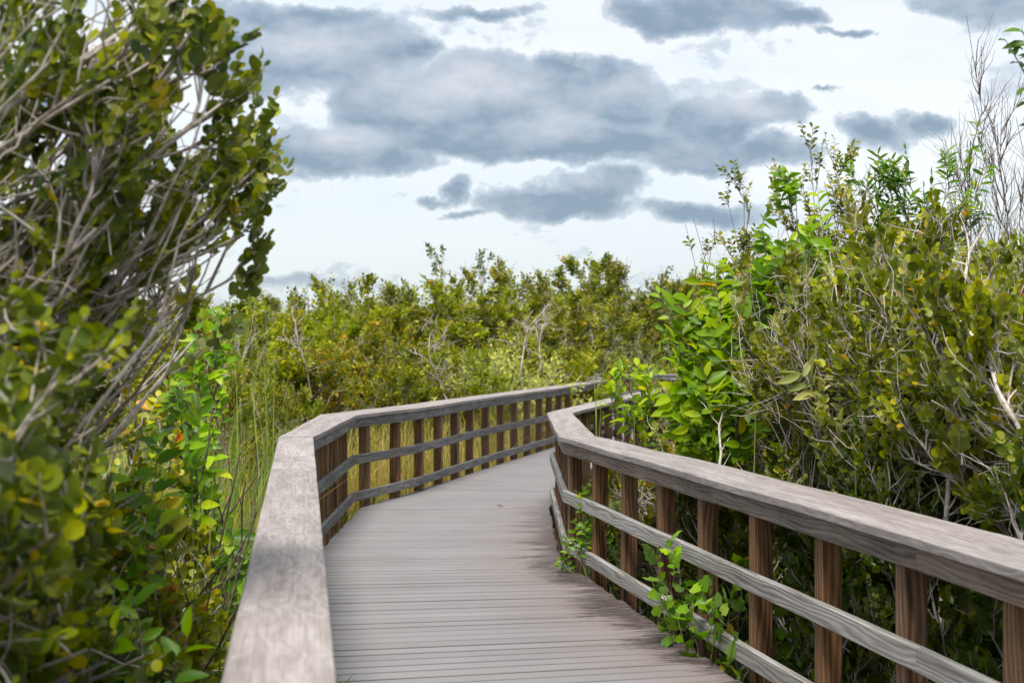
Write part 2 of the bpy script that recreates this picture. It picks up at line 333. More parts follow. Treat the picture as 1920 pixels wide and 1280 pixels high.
# deck: boards as real planks with gaps, one mesh
def resample(P, step):
    P = np.asarray(P, float); seg = np.linalg.norm(np.diff(P, axis=0), axis=1); cum = np.concatenate([[0], np.cumsum(seg)])
    s = np.arange(0, cum[-1], step); return np.stack([np.interp(s, cum, P[:, k]) for k in (0, 1)], 1)
def build_deck():
    Lp = np.array(LP, float); Rp = np.array(RP, float)
    # pair the two edges vertex by vertex, smooth, then cut into planks
    ts = []
    nn = 0
    pairs = [(-3, -3), (2.2, 2.5), (4.9, 5.6), (8.0, 8.4), (11.25, 11.4), (14.95, 15.1), (19.3, 18.2), (24.8, 23.1), (30.0, 28.6)]
    def at(Pl, y): return np.array([np.interp(y, Pl[:, 1], Pl[:, 0]), y])
    Ls = [at(Lp[:8], a) for a, b in pairs]; Rs = [at(Rp[:9], b) for a, b in pairs]
    Ls.append(np.array([1.72, 35.9])); Rs.append(np.array([5.2, 30.0]))
    Ls.append(np.array([9.5, 36.4])); Rs.append(np.array([9.5, 31.0]))
    Ls = np.array(Ls); Rs = np.array(Rs); mid = (Ls+Rs)/2
    seg = np.linalg.norm(np.diff(mid, axis=0), axis=1); cum = np.concatenate([[0], np.cumsum(seg)])
    V, Q, U, S, T, RM, PI_ = [], [], [], [], [], [], []
    pitch, gap = .142, .0125
    k = 0; s = 0.0; NU = 14
    while s < cum[-1]-.2:
        gp = gap*random.choice((.6, .8, 1, 1, 1.2, 1.7)); e0, e1 = s, s+pitch-gp
        dz = random.uniform(-.0012, .0012); tone = random.random()
        jl, jr = random.uniform(-.006, .01), random.uniform(-.012, .01)
        base = len(V)
        for ri, (e, dr) in enumerate(((e0, 0), (e0+.003, 1), (e0+.010, 1), (e1-.010, 1), (e1-.003, 1), (e1, 0))):
            l = np.array([np.interp(e, cum, Ls[:, c]) for c in (0, 1)]); rr = np.array([np.interp(e, cum, Rs[:, c]) for c in (0, 1)])
            W = np.linalg.norm(rr-l); dv = (rr-l)/W
            l = l - dv*(.0+jl); rr = rr - dv*(.02+jr)
            for i in range(NU+1):
                p = l+(rr-l)*i/NU
                V.append((p[0], p[1], (0 if dr else -.003)+dz)); U.append((i/NU*1.85, e)); S.append((1-i/NU)*W); T.append(tone); RM.append(1.0 if ri in (0, 5) else (.8 if ri in (1, 4) else 0.0)); PI_.append(k)
        for r in range(5):
            for i in range(NU):
                a = base+r*(NU+1)+i; Q.append((a, a+1, a+NU+2, a+NU+1))
        # skirt (front and back edges, ends)
        nb = len(V)
        for r in (0, 5):
            for i in range(NU+1):
                v = V[base+r*(NU+1)+i]; V.append((v[0], v[1], v[2]-.03)); U.append((i/NU*1.85, e0+.01*r)); S.append(9); T.append(tone); RM.append(1.0); PI_.append(k)
        for i in range(NU):
            Q.append((nb+i, nb+i+1, base+i+1, base+i))
            a = base+5*(NU+1)+i; b = nb+NU+1+i; Q.append((a, a+1, b+1, b))
        Q.append((base, base+5*(NU+1), nb+NU+1, nb)); a = base+NU; b = base+5*(NU+1)+NU; Q.append((b, a, nb+NU, nb+2*NU+1))
        s += pitch; k += 1
    me = mesh_np('boardwalk', V, Q, None, U, {'edge': S, 'tone': T, 'rim': RM, 'plank': PI_}, smooth=False)
    m, t = new_mat('grey_deck_boards')
    uv = t.n('ShaderNodeTexCoord').outputs['UV']
    ed = t.n('ShaderNodeAttribute', attribute_name='edge').outputs['Fac']
    tn = t.n('ShaderNodeAttribute', attribute_name='tone').outputs['Fac']
    st = t.noise(t.n('ShaderNodeMapping', {'Vector': uv, 'Scale': (3.2, 42, 1)}).outputs[0], 1.0, 5, .72)
    bn = t.noise(uv, 1.3, 5, .6); fn = t.noise(t.n('ShaderNodeMapping', {'Vector': uv, 'Scale': (25, 160, 1)}).outputs[0], 1.0, 3, .6)
    f = t.math('ADD', t.math('MULTIPLY', tn, .14), t.math('ADD', t.math('MULTIPLY', bn, .5), t.math('MULTIPLY', fn, .3)))
    col = t.ramp(f, [(.2, (.142, .132, .131)), (.45, (.186, .176, .177)), (.75, (.235, .224, .226))])
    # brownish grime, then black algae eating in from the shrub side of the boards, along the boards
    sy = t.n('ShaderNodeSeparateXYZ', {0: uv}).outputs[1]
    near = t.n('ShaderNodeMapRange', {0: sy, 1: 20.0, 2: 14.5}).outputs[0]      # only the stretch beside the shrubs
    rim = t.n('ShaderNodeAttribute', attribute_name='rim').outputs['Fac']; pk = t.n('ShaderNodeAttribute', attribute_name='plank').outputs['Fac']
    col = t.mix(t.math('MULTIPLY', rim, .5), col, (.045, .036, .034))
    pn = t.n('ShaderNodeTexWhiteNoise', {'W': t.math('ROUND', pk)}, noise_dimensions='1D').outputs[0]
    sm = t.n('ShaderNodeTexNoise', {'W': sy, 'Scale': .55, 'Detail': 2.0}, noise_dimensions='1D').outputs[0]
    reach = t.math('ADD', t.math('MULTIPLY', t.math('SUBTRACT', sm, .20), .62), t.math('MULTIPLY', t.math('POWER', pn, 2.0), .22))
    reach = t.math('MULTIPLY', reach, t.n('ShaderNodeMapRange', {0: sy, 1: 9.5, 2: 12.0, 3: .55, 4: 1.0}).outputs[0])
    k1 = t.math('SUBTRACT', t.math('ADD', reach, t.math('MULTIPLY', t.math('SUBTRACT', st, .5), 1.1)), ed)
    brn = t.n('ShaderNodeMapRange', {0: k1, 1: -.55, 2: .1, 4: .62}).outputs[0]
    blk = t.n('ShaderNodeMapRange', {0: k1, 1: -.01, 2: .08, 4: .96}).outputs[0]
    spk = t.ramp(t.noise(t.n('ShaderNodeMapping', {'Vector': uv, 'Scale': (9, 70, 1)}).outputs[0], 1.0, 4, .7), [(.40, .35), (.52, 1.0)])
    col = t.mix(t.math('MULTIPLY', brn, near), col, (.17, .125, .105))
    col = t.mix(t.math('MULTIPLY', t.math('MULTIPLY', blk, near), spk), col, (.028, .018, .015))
    stain2 = t.noise(uv, .8, 5, .6)
    col = t.mix(t.ramp(stain2, [(.5, 0.0), (.72, .35)]), col, (.23, .20, .195))
    ds = t.n('ShaderNodeBump', {'Height': fn, 'Strength': .25, 'Distance': .002}).outputs[0]
    bs = t.n('ShaderNodeBsdfPrincipled', {'Base Color': col, 'Roughness': .7, 'Normal': ds, 'Specular IOR Level': .3})
    t.n('ShaderNodeOutputMaterial', {0: bs.outputs[0]})
    o = link('boardwalk', me, m); prop(o, kind='structure')
    # joists under the deck
    mids = resample(mid, 2.4)
    for off, w0 in ((.05, 0), (.95, 0)):
        Pl = Ls*(1-off)+Rs*off
        for i in range(len(Pl)-1):
            dv = Pl[i+1]-Pl[i]; dv /= np.linalg.norm(dv); nv = np.array([-dv[1], dv[0]])*.035
            board('support_beam', M['beam'], o, Pl[i]-nv, Pl[i]+nv, Pl[i+1]-nv, Pl[i+1]+nv, -.24, -.036)
random.seed(8)
build_deck()

# ground
def build_ground():
    m, t = new_mat('marsh_ground')
    tc = t.n('ShaderNodeTexCoord').outputs['Object']
    n = t.noise(tc, 1.2, 6, .65); n2 = t.noise(tc, 14, 4, .6)
    col = t.ramp(t.math('ADD', t.math('MULTIPLY', n, .6), t.math('MULTIPLY', n2, .4)), [(.35, (.022, .020, .010)), (.5, (.045, .045, .016)), (.65, (.10, .095, .035))])
    bs = t.n('ShaderNodeBsdfPrincipled', {'Base Color': col, 'Roughness': .9, 'Normal': t.n('ShaderNodeBump', {'Height': n2, 'Strength': .6, 'Distance': .05}).outputs[0]})
    t.n('ShaderNodeOutputMaterial', {0: bs.outputs[0]})
    xs = np.concatenate([np.linspace(-1500, -60, 6)[:-1], np.linspace(-60, 60, 61), np.linspace(60, 1500, 6)[1:]])
    ys = np.concatenate([np.linspace(-1500, -20, 6)[:-1], np.linspace(-20, 100, 61), np.linspace(100, 1800, 6)[1:]])
    X, Y = np.meshgrid(xs, ys); Z = GZ + .05*np.sin(X*.9)*np.cos(Y*.7) + .03*np.sin(X*2.3+Y)
    V = np.stack([X, Y, Z], -1).reshape(-1, 3); nx = len(xs); i = np.arange((len(ys)-1)*(nx-1)); r, c = i//(nx-1), i % (nx-1); a = r*nx+c
    o = link('ground', mesh_np('ground', V, np.stack([a, a+1, a+nx+1, a+nx], 1)), m); prop(o, kind='structure')
build_ground()

# ------------------------------------------------------------------ plant toolkit
def unit(v): return v/np.maximum(np.linalg.norm(v, axis=-1, keepdims=True), 1e-9)
def rand_dir(g, n): return unit(g.normal(size=(n, 3)))
def grow_path(g, start, dirn, length, m=6, wob=.18, up=.12, wobdec=1.0):
    n = len(start); P = np.zeros((n, m, 3)); P[:, 0] = start; d = unit(np.array(dirn, float)); step = np.asarray(length).reshape(-1, 1)/(m-1)
    for k in range(1, m):
        d = unit(d + g.normal(size=(n, 3))*wob + np.array([0, 0, up]))
        P[:, k] = P[:, k-1]+d*step
    return P
def sample_paths(P, idx, t):
    m = P.shape[1]; x = t*(m-1); k = np.minimum(x.astype(int), m-2); f = (x-k)[:, None]
    a = P[idx, k]; b = P[idx, k+1]; return a*(1-f)+b*f, unit(b-a)
def branch(g, P, cnt, t0, t1, ang, l0, l1, m=5, wob=.2, up=.15, taper=.5, keep=None):
    n = len(P)
    if n == 0: return np.zeros((0, m, 3))
    idx = g.integers(0, n, cnt); t = g.uniform(t0, t1, cnt)
    p, tan = sample_paths(P, idx, t)
    r = rand_dir(g, cnt); r = unit(r - (r*tan).sum(1, keepdims=True)*tan)
    a = g.uniform(ang*.6, ang*1.3, cnt)[:, None]
    d = tan*np.cos(a)+r*np.sin(a)
    L = g.uniform(l0, l1, cnt)*(1-taper*t)
    Q = grow_path(g, p, d, L, m, wob, up)
    if keep is not None:
        k = np.all(keep(Q.reshape(-1, 3)).reshape(Q.shape[:2]), axis=1); Q = Q[k]
    return Q
def tubes(groups, sides=5):
    """groups: list of (P (n,m,3), r0, r1)"""
    VV, QQ, off = [], [], 0
    for P, r0, r1 in groups:
        n, m, _ = P.shape
        if n == 0: continue
        T = unit(np.gradient(P, axis=1)); ref = np.array([.31, .55, .77]); A = unit(np.cross(T, ref)); B = np.cross(T, A)
        r = np.asarray(r0).reshape(-1, 1)*(1-np.linspace(0, 1, m))+np.asarray(r1).reshape(-1, 1)*np.linspace(0, 1, m)
        r = np.broadcast_to(r, (n, m))
        th = np.arange(sides)/sides*2*np.pi
        V = P[:, :, None, :]+r[:, :, None, None]*(A[:, :, None, :]*np.cos(th)[None, None, :, None]+B[:, :, None, :]*np.sin(th)[None, None, :, None])
        VV.append(V.reshape(-1, 3))
        i, k, s = np.meshgrid(np.arange(n), np.arange(m-1), np.arange(sides), indexing='ij')
        a = off+(i*m+k)*sides+s; b = off+(i*m+k)*sides+(s+1) % sides
        QQ.append(np.stack([a, b, b+sides, a+sides], -1).reshape(-1, 4)); off += n*m*sides
    return np.concatenate(VV), np.concatenate(QQ)
def leaf_tpl(l1, l2, l3, fold=.14, curl=.12):
    v = [(0, 0), (.5, 0), (1, 0), (l1[0], l1[1]), (l2[0], l2[1]), (l3[0], l3[1]), (l1[0], -l1[1]), (l2[0], -l2[1]), (l3[0], -l3[1])]
    V = np.array([(x, y, abs(y)*fold*2 - curl*x*x) for x, y in v])
    F = np.array([(0, 1, 4, 3), (1, 2, 5, 4), (1, 0, 6, 7), (2, 1, 7, 8)]); return V, F
ROUND = leaf_tpl((.12, .34), (.5, .47), (.88, .34), .12, .06)
ELL = leaf_tpl((.2, .17), (.5, .225), (.8, .13), .22, .22)
OBOV = leaf_tpl((.25, .15), (.6, .27), (.88, .19), .18, .12)
NARR = leaf_tpl((.2, .09), (.5, .125), (.8, .08), .2, .15)
MINI = (np.array([(0, 0, 0), (.5, .36, .05), (1, 0, -.04), (.5, -.36, .05)]), np.array([(0, 3, 2, 1)]))
MININ = (np.array([(0, 0, 0), (.5, .17, .05), (1, 0, -.06), (.5, -.17, .05)]), np.array([(0, 3, 2, 1)]))
def blades(tpl, pos, xd, nd, size):
    """place leaves: x axis xd, normal approx nd"""
    TV, TF = tpl; n = len(pos)
    x = unit(xd); y = unit(np.cross(nd, x)); z = np.cross(x, y)
    V = pos[:, None]+size[:, None, None]*(TV[None, :, 0:1]*x[:, None]+TV[None, :, 1:2]*y[:, None]+TV[None, :, 2:3]*z[:, None])
    k = len(TV); F = (np.arange(n)[:, None, None]*k+TF[None]).reshape(-1, 4)
    return V.reshape(-1, 3), F, k
def leafy(g, P, per, t0, size, tpl, ang=55, flat=.5, jit=.25, sv=.25, tint=(.45, .22), tipbright=.25, yellow=.03, droop=0.0, keep=None):
    """two ranked leaves along every shoot of P"""
    n = len(P); j = np.tile(np.arange(per), n); idx = np.repeat(np.arange(n), per)
    t = np.clip(t0+(1-t0)*(j+g.uniform(0, .6, n*per))/per, 0, .999)
    p, tan = sample_paths(P, idx, t)
    # each shoot has its own plane; the plane tends to face upwards and outward
    nr = unit(rand_dir(g, n)*(1-flat)+np.array([0, -.35, .8])*flat)[idx]
    side = unit(np.cross(tan, nr))*np.where(j % 2 == 0, 1, -1)[:, None]
    a = np.radians(ang+g.normal(size=n*per)*12)[:, None]*np.where(t > .93, .3, 1)[:, None]
    xd = tan*np.cos(a)+side*np.sin(a)+g.normal(size=(n*per, 3))*jit*.5+np.array([0, 0, -droop])
    nd = nr+g.normal(size=(n*per, 3))*jit
    s = size*(1+g.normal(size=n*per)*sv*.5)*np.where(t > .9, .75, 1)*g.uniform(.8, 1.2, n)[idx]
    s = np.clip(s, size*.4, size*1.7)
    tn = g.normal(size=n)[idx]*.10+g.normal(size=n*per)*tint[1]*.7+tint[0]+tipbright*(t-.5)
    tn = np.where(g.random(n*per) < yellow, g.uniform(.92, 1, n*per), np.clip(tn, 0, .9))
    if keep is not None:
        k = keep(p) & (g.random(len(p)) < .93)
    else: k = g.random(len(p)) < .93
    V, F, kk = blades(tpl, p[k], xd[k], nd[k], s[k])
    return V, F, np.repeat(tn[k], kk)
def join_leaves(parts):
    VV, FF, TT, off = [], [], [], 0
    for V, F, T in parts: VV.append(V); FF.append(F+off); TT.append(T); off += len(V)
    return np.concatenate(VV), np.concatenate(FF), np.concatenate(TT)
def plant(name, loc, label, cat, group, tube_groups, leaf_sets, bark, sides=5, twig_name='stem', leaf_name='foliage'):
    root = empty(name, loc, label, cat, group); L = np.array(loc)
    if tube_groups:
        V, Q = tubes([(P-L, a, b) for P, a, b in tube_groups], sides)
        link(twig_name, mesh_np(twig_name, V, Q), M[bark], root)
    for mat, parts in leaf_sets:
        V, F, T = join_leaves(parts)
        link(leaf_name, mesh_np(leaf_name, V-L, F, attrs={'tint': T}), M[mat], root)
    return root
def copy_thing(root, loc, rz, sc, label=None):
    r = root.copy(); C.objects.link(r); r.location = loc; r.rotation_euler = (0, 0, rz); r.scale = sc if hasattr(sc, '__len__') else (sc, sc, sc)
    if label: r['label'] = label
    for ch in list(root.children):
        c = ch.copy(); C.objects.link(c); c.parent = r
    return r
def PX(x, y, Y):
    """a point of the place at distance Y, read off the photograph"""
    s = 2880/Y; return np.array([(x-960)/s, Y, EYE-(y-648)/s])

# ------------------------------------------------------------------ shrub recipes
def coco_shrub(name, g, base, tips, label, cat, group, spread=.35, n2=160, n3=700, per=9, leaf=.055, mat='coco', bark='bark', shoot=(.18, .34),
               bare=120, keep=None, r0=.016, up=.10, tint=(.42, .25), tpl=ROUND, yellow=.03, extra=None, sub=(.45, .9), ang=55, flat=.5, t1=.3, long_stems=None, spires=None, bkeep=None):
    """main limbs run from near the base to the given tips; side limbs and leafy shoots fill the crown"""
    base = np.array(base); tips = np.array(tips, float); n = len(tips); m = 8
    st = base+g.normal(size=(n, 3))*np.array([spread*.5, spread*.5, .02]); st[:, 2] = base[2]
    P0 = np.zeros((n, m, 3))
    for k in range(m):
        t = k/(m-1)
        P0[:, k] = st*(1-t)+tips*t
        P0[:, k, 2] += .22*np.linalg.norm(tips-st, axis=1)*math.sin(t*math.pi)*.35
        if 0 < k < m-1: P0[:, k] += g.normal(size=(n, 3))*.045*np.linalg.norm(tips-st, axis=1)[:, None]*.5
    if keep is not None:
        k = np.all(keep(P0[:, 2:].reshape(-1, 3)).reshape(n, m-2), axis=1); P0 = P0[k] if k.sum() > 1 else P0; n = len(P0)
    P1 = branch(g, P0, n2, .25, .98, R_(30), sub[0], sub[1], 6, .16, up, .45, keep)
    P2 = branch(g, P1, n3, .25, 1.0, R_(32), shoot[0]*1.3, shoot[1]*1.3, 5, .14, up*1.2, .3, keep)
    P2b = branch(g, P0, max(12, n*5), .72, 1.0, R_(26), shoot[0]*1.4, shoot[1]*1.4, 5, .14, up, .2, keep)
    P3 = np.concatenate([P2, P2b])
    Pb = branch(g, np.concatenate([P1[:, :5], P2]) if len(P2) else P1, bare, .0, .9, R_(45), .1, .45, 5, .3, .0, .3, keep)
    if bkeep is not None: Pb = Pb[bkeep(Pb[:, -1])]
    lv = [leafy(g, P3, per, t1, leaf, tpl, ang, flat, .3, .25, tint, yellow=yellow, keep=keep)]
    if spires:
        a = np.array([q[0] for q in spires]); b = np.array([q[1] for q in spires]); SP = a[:, None]+(b-a)[:, None]*np.linspace(0, 1, 6)[None, :, None]+g.normal(size=(len(a), 6, 3))*.008
        lv.append(leafy(g, SP, 15, .02, leaf*1.12, tpl, ang, .15, .3, .25, tint, yellow=yellow)); Pb = np.concatenate([Pb, SP[:, :5]])
    tg = ([(long_stems, .0060, .0022)] if long_stems is not None else [])+[(P0, r0*g.uniform(.7, 1.2, n), r0*.25), (P1, r0*.38, .0026), (P3, .0030, .0012), (Pb, .0036, .0010)]
    return plant(name, tuple(base), label, cat, group, tg, [(mat, lv)]+(extra or []), bark)
# @@PLANTS

# ------------------------------------------------------------------ where plants may not reach
LPa, RPa = np.array(LP[:8]), np.array(RP[:9])
def lx(y): return np.interp(y, LPa[:, 1], LPa[:, 0])
def rx(y): return np.interp(y, RPa[:, 1], RPa[:, 0])
def keepL(p): return (p[:, 0] < lx(p[:, 1])-.33-np.clip(.9-p[:, 2], 0, .2)*.0) & ((p[:, 2] < .85) | (p[:, 0] < lx(p[:, 1])-.46) | (p[:, 2] > 1.55)) | ((p[:, 2] > 1.75) & (p[:, 0] < lx(p[:, 1])+.12))
def keepR(p): return (p[:, 0] > rx(p[:, 1])+.42) | ((p[:, 0] > rx(p[:, 1])+.16) & (p[:, 2] < .80)) | ((p[:, 2] > 1.03) & (p[:, 0] > rx(p[:, 1])+.30))
def tipbox(g, n, x0, x1, y0, y1, Y0, Y1, slope=0.0):
    x = g.uniform(x0, x1, n); f = (x-x0)/max(1, x1-x0); y = g.uniform(y0, y1, n)+slope*f; Y = g.uniform(Y0, Y1, n)
    return [PX(a, b, c) for a, b, c in zip(x, y, Y)]
def pts(*a): return [PX(*q) for q in a]
def ptsf(d, *a): return [PX(x, y, Y+d) for x, y, Y in a]

# ------------------------------------------------------------------ left, close to the camera
def stems(g, n, x0, x1, y0, y1, Y0, Y1, L0, L1, el):
    st = np.array(tipbox(g, n, x0, x1, y0, y1, Y0, Y1)); a = np.radians(g.normal(el, 11, n))
    d = np.column_stack([np.cos(a), g.normal(.05, .2, n), np.sin(a)]); return grow_path(g, st, d, g.uniform(L0, L1, n), 8, .15, .02)
g = np.random.default_rng(3)
tipsA = pts((425, 60, 3.7), (395, 30, 3.5), (488, 185, 4.0), (462, 215, 4.0), (536, 318, 4.3), (500, 235, 4.4), (512, 440, 4.4), (492, 520, 4.5),
            (470, 380, 4.5), (440, 300, 4.1), (420, 160, 3.9), (360, 110, 3.7), (350, 250, 3.8), (400, 350, 4.0), (300, 330, 3.6), (410, 440, 4.2), (450, 560, 4.6),
            (330, 470, 3.9), (340, 30, 3.6), (280, 150, 3.4), (380, 600, 4.6), (250, 430, 3.5), (290, 560, 4.0), (410, 640, 5.0), (360, 680, 5.0), (180, 560, 3.6), (240, 660, 4.0))
tipsA = [q+np.array([-.085, 0, 0]) for q in tipsA]
SPIRES = [(PX(a, b, Y), PX(c, d, Y+.05)) for a, b, c, d, Y in ((478, 470, 500, 375, 4.4), (497, 390, 538, 305, 4.4), (495, 330, 494, 232, 4.4), (415, 300, 490, 185, 4.0), (425, 230, 470, 165, 4.0), (398, 190, 425, 45, 3.8), (370, 130, 398, 20, 3.7),
    (455, 530, 512, 445, 4.5), (440, 560, 497, 508, 4.5), (395, 650, 450, 600, 4.7), (330, 150, 348, -20, 3.6), (255, 130, 280, -20, 3.4), (380, 330, 455, 290, 4.0), (420, 420, 492, 350, 4.2), (330, 700, 390, 640, 4.7), (300, 60, 335, -30, 3.5), (385, 120, 412, 95, 3.8))]
coco_shrub('cocoplum_shrub', g, (-3.3, 4.3, GZ), tipsA, 'big round-leaved shrub with tangled grey branches leaning over the near left handrail', 'shrub', None,
           spread=.9, n2=340, n3=600, per=13, leaf=.034, mat='coco_dark', bare=800, keep=keepL, r0=.017, up=.14, shoot=(.14, .26), sub=(.25, .55), tint=(.50, .28), ang=38, spires=SPIRES, bkeep=lambda p: p[:, 0] < -.195*p[:, 1], long_stems=(lambda q: q[keepL(q[:, -1]) & keepL(q[:, 5]) & (q[:, -1, 0] < -.185*q[:, -1, 1])])(stems(g, 150, -250, 230, 560, 900, 3.6, 4.9, .4, 1.0, 34)))
tipsB = ptsf(.9, (250, 20, 2.9), (200, -40, 2.7), (110, -60, 2.5), (20, -40, 2.3), (180, 110, 2.8), (90, 120, 2.4), (230, 180, 2.9), (20, 200, 2.2), (140, 260, 2.7), (250, 300, 3.0),
            (60, 360, 2.5), (180, 400, 2.9), (-60, 60, 2.2), (-80, 300, 2.3), (300, 90, 3.1), (330, -60, 3.1), (30, 480, 2.5), (110, 620, 2.7), (20, 720, 2.5))
coco_shrub('cocoplum_shrub', g, (-3.2, 3.6, GZ), tipsB, 'round-leaved shrub nearest the camera, its blurred leaves filling the upper left corner', 'shrub', None,
           spread=.6, n2=120, n3=300, per=13, leaf=.032, mat='coco_dark', bare=220, keep=keepL, r0=.011, up=.14, shoot=(.14, .27), sub=(.25, .5), tint=(.55, .28), ang=38)
tipsC = ptsf(.5, (60, 880, 2.3), (130, 1010, 2.5), (30, 1150, 2.3), (200, 1100, 2.8), (240, 930, 3.0), (330, 1080, 3.4), (290, 1220, 3.2), (380, 1180, 3.6), (110, 1270, 2.6), (340, 900, 3.7),
            (400, 1260, 3.4), (180, 800, 2.8), (270, 780, 3.2), (20, 1000, 2.2), (200, 1240, 2.9), (420, 1050, 4.2))
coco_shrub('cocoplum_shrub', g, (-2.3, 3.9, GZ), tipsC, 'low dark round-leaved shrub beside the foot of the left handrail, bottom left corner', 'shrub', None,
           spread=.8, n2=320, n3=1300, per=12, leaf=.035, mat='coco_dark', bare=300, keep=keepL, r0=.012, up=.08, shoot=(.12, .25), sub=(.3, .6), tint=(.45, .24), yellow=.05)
tipsD = [q for q in tipbox(g, 26, 250, 500, 880, 1280, 4.2, 6.5)]
coco_shrub('cocoplum_shrub', g, (-2.2, 5.2, GZ), tipsD, 'shaded round-leaved shrub tangled with grass behind the low shrub, outside the left handrail', 'shrub', None,
           spread=.9, n2=260, n3=1100, per=12, leaf=.036, mat='coco', bare=300, keep=keepL, r0=.010, up=.1, shoot=(.12, .25), sub=(.3, .55), tint=(.42, .24), yellow=.05)
def pond(g, base, tips, label, n2=14, n3=26, per=8, leaf=.105, keep=None, group=None, mat='pond', name='pond_apple_shrub', tint=(.5, .22), r0=.011, sub=(.3, .6), shoot=(.22, .38), bare=10, tpl=ELL, bark='bark_dark'):
    return coco_shrub(name, g, base, tips, label, 'shrub', group, spread=.18, n2=n2, n3=n3, per=per, leaf=leaf, mat=mat, bark=bark, bare=bare, keep=keep, r0=r0, up=.2,
                      shoot=shoot, sub=sub, tint=tint, tpl=tpl, yellow=.03, ang=62, flat=.6, t1=.12)
pond(g, (-1.65, 6.6, GZ), pts((398, 760, 6.5), (450, 850, 6.4), (492, 930, 6.3), (420, 920, 6.5), (470, 1010, 6.2), (380, 850, 6.8)), 'young shrub with glossy pointed leaves touching the left handrail', n2=20, n3=40, keep=keepL)
pond(g, (-1.75, 8.2, GZ), pts((505, 860, 8.4), (480, 830, 8.2), (440, 790, 8.4), (460, 900, 8.0), (410, 700, 8.6)), 'sapling with curling pale green leaves rising by the first bend of the left handrail', n2=16, n3=30, keep=keepL, tint=(.65, .2))
pond(g, (-1.35, 5.2, GZ), pts((440, 1030, 5.0), (480, 960, 5.2), (400, 1080, 5.0), (455, 1120, 4.6)), 'sapling with reddish young leaves low against the left handrail', n2=14, n3=24, leaf=.09, keep=keepL, tint=(.42, .22), mat='olive')

pond(g, (-1.75, 5.0, GZ), pts((300, 1010, 4.7), (350, 960, 4.9), (380, 1060, 4.6), (330, 1130, 4.5), (270, 1090, 4.6), (400, 1180, 4.3)), 'bright green sapling low between the dark round leaves and the left handrail', n2=22, n3=40, leaf=.08, keep=keepL, tint=(.6, .2))
pond(g, (-1.5, 4.2, GZ), pts((370, 1180, 3.9), (330, 1240, 3.8), (395, 1250, 3.8), (290, 1200, 3.9), (350, 1290, 3.7)), 'bright green sapling at the very foot of the frame beside the left handrail', n2=18, n3=30, leaf=.075, keep=keepL, tint=(.5, .22))
# ------------------------------------------------------------------ right, beside the handrail
g = np.random.default_rng(12)
RG = 'round-leaved shrubs behind the right handrail'
K = dict(keep=keepR, up=.16, group=RG)
def coco(base, tips, label, **k):
    a = dict(spread=.55, n2=280, n3=2300, per=12, leaf=.034, ang=42, flat=.3, bare=1500, r0=.013, shoot=(.13, .27), sub=(.3, .75)); a.update(K); a.update(k)
    grp = a.pop('group')
    return coco_shrub('cocoplum_shrub', g, base, tips, label, 'shrub', grp, **a)
coco((3.0, 5.9, GZ), tipbox(g, 26, 1720, 2050, 570, 900, 5.3, 7.0, -60), 'round-leaved shrub at the right edge of the photo with knotted grey stems', n2=340, leaf=.037, n3=2400, bare=1900)
coco((2.7, 7.6, GZ), tipbox(g, 30, 1560, 1860, 510, 900, 6.8, 8.4, 0), 'olive round-leaved shrub behind the wide middle stretch of the right handrail', n2=340, n3=2700, bare=1900)
coco((2.5, 9.4, GZ), tipbox(g, 30, 1430, 1720, 480, 850, 8.6, 10.2, -20), 'tall olive round-leaved shrub with the broad yellow-edged leaves in front of it', n2=340, n3=2700, mat='olive')
coco((2.1, 10.8, GZ), tipbox(g, 26, 1360, 1560, 550, 800, 10.2, 11.8, -50), 'olive round-leaved shrub just behind the glossy pond apple', n3=1500, mat='olive')
coco((4.1, 8.6, GZ), tipbox(g, 24, 1780, 2080, 520, 700, 8.2, 10.0), 'round-leaved shrub under the bare twiggy bush', n3=1300, bare=1200)
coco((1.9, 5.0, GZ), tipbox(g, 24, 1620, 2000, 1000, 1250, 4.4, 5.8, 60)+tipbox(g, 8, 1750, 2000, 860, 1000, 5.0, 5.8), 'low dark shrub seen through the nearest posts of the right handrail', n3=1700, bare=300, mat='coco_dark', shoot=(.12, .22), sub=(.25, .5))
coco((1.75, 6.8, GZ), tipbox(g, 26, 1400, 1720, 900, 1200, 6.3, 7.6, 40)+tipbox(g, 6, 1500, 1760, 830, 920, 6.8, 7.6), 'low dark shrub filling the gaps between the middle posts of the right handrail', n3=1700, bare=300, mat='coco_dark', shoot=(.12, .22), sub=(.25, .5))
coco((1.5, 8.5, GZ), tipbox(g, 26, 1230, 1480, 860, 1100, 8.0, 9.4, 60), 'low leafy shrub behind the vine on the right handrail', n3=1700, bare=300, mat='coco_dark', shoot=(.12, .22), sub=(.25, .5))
coco((1.25, 10.6, GZ), tipbox(g, 22, 1120, 1330, 830, 1020, 10.0, 11.4, 40), 'low leafy shrub at the sharp corner of the right handrail', n3=1100, mat='coco', shoot=(.12, .22), sub=(.25, .5))
coco((1.5, 13.2, GZ), tipbox(g, 24, 1230, 1440, 765, 880, 12.0, 13.6, 0), 'small-leaved shrub beyond the corner with the dead stems in it', n3=1300, mat='olive', leaf=.034, shoot=(.12, .22), sub=(.25, .5))
coco((3.3, 13.6, GZ), tipbox(g, 26, 1400, 1760, 500, 700, 12.4, 14.8, -30), 'olive shrub showing between the willow-like bush and the pond apple', n3=1500, mat='olive')
coco((5.4, 13.0, GZ), tipbox(g, 22, 1760, 2100, 520, 640, 12.0, 14.5, -30), 'olive shrub glimpsed behind the bare twigs at the far right', n3=1300, mat='olive')
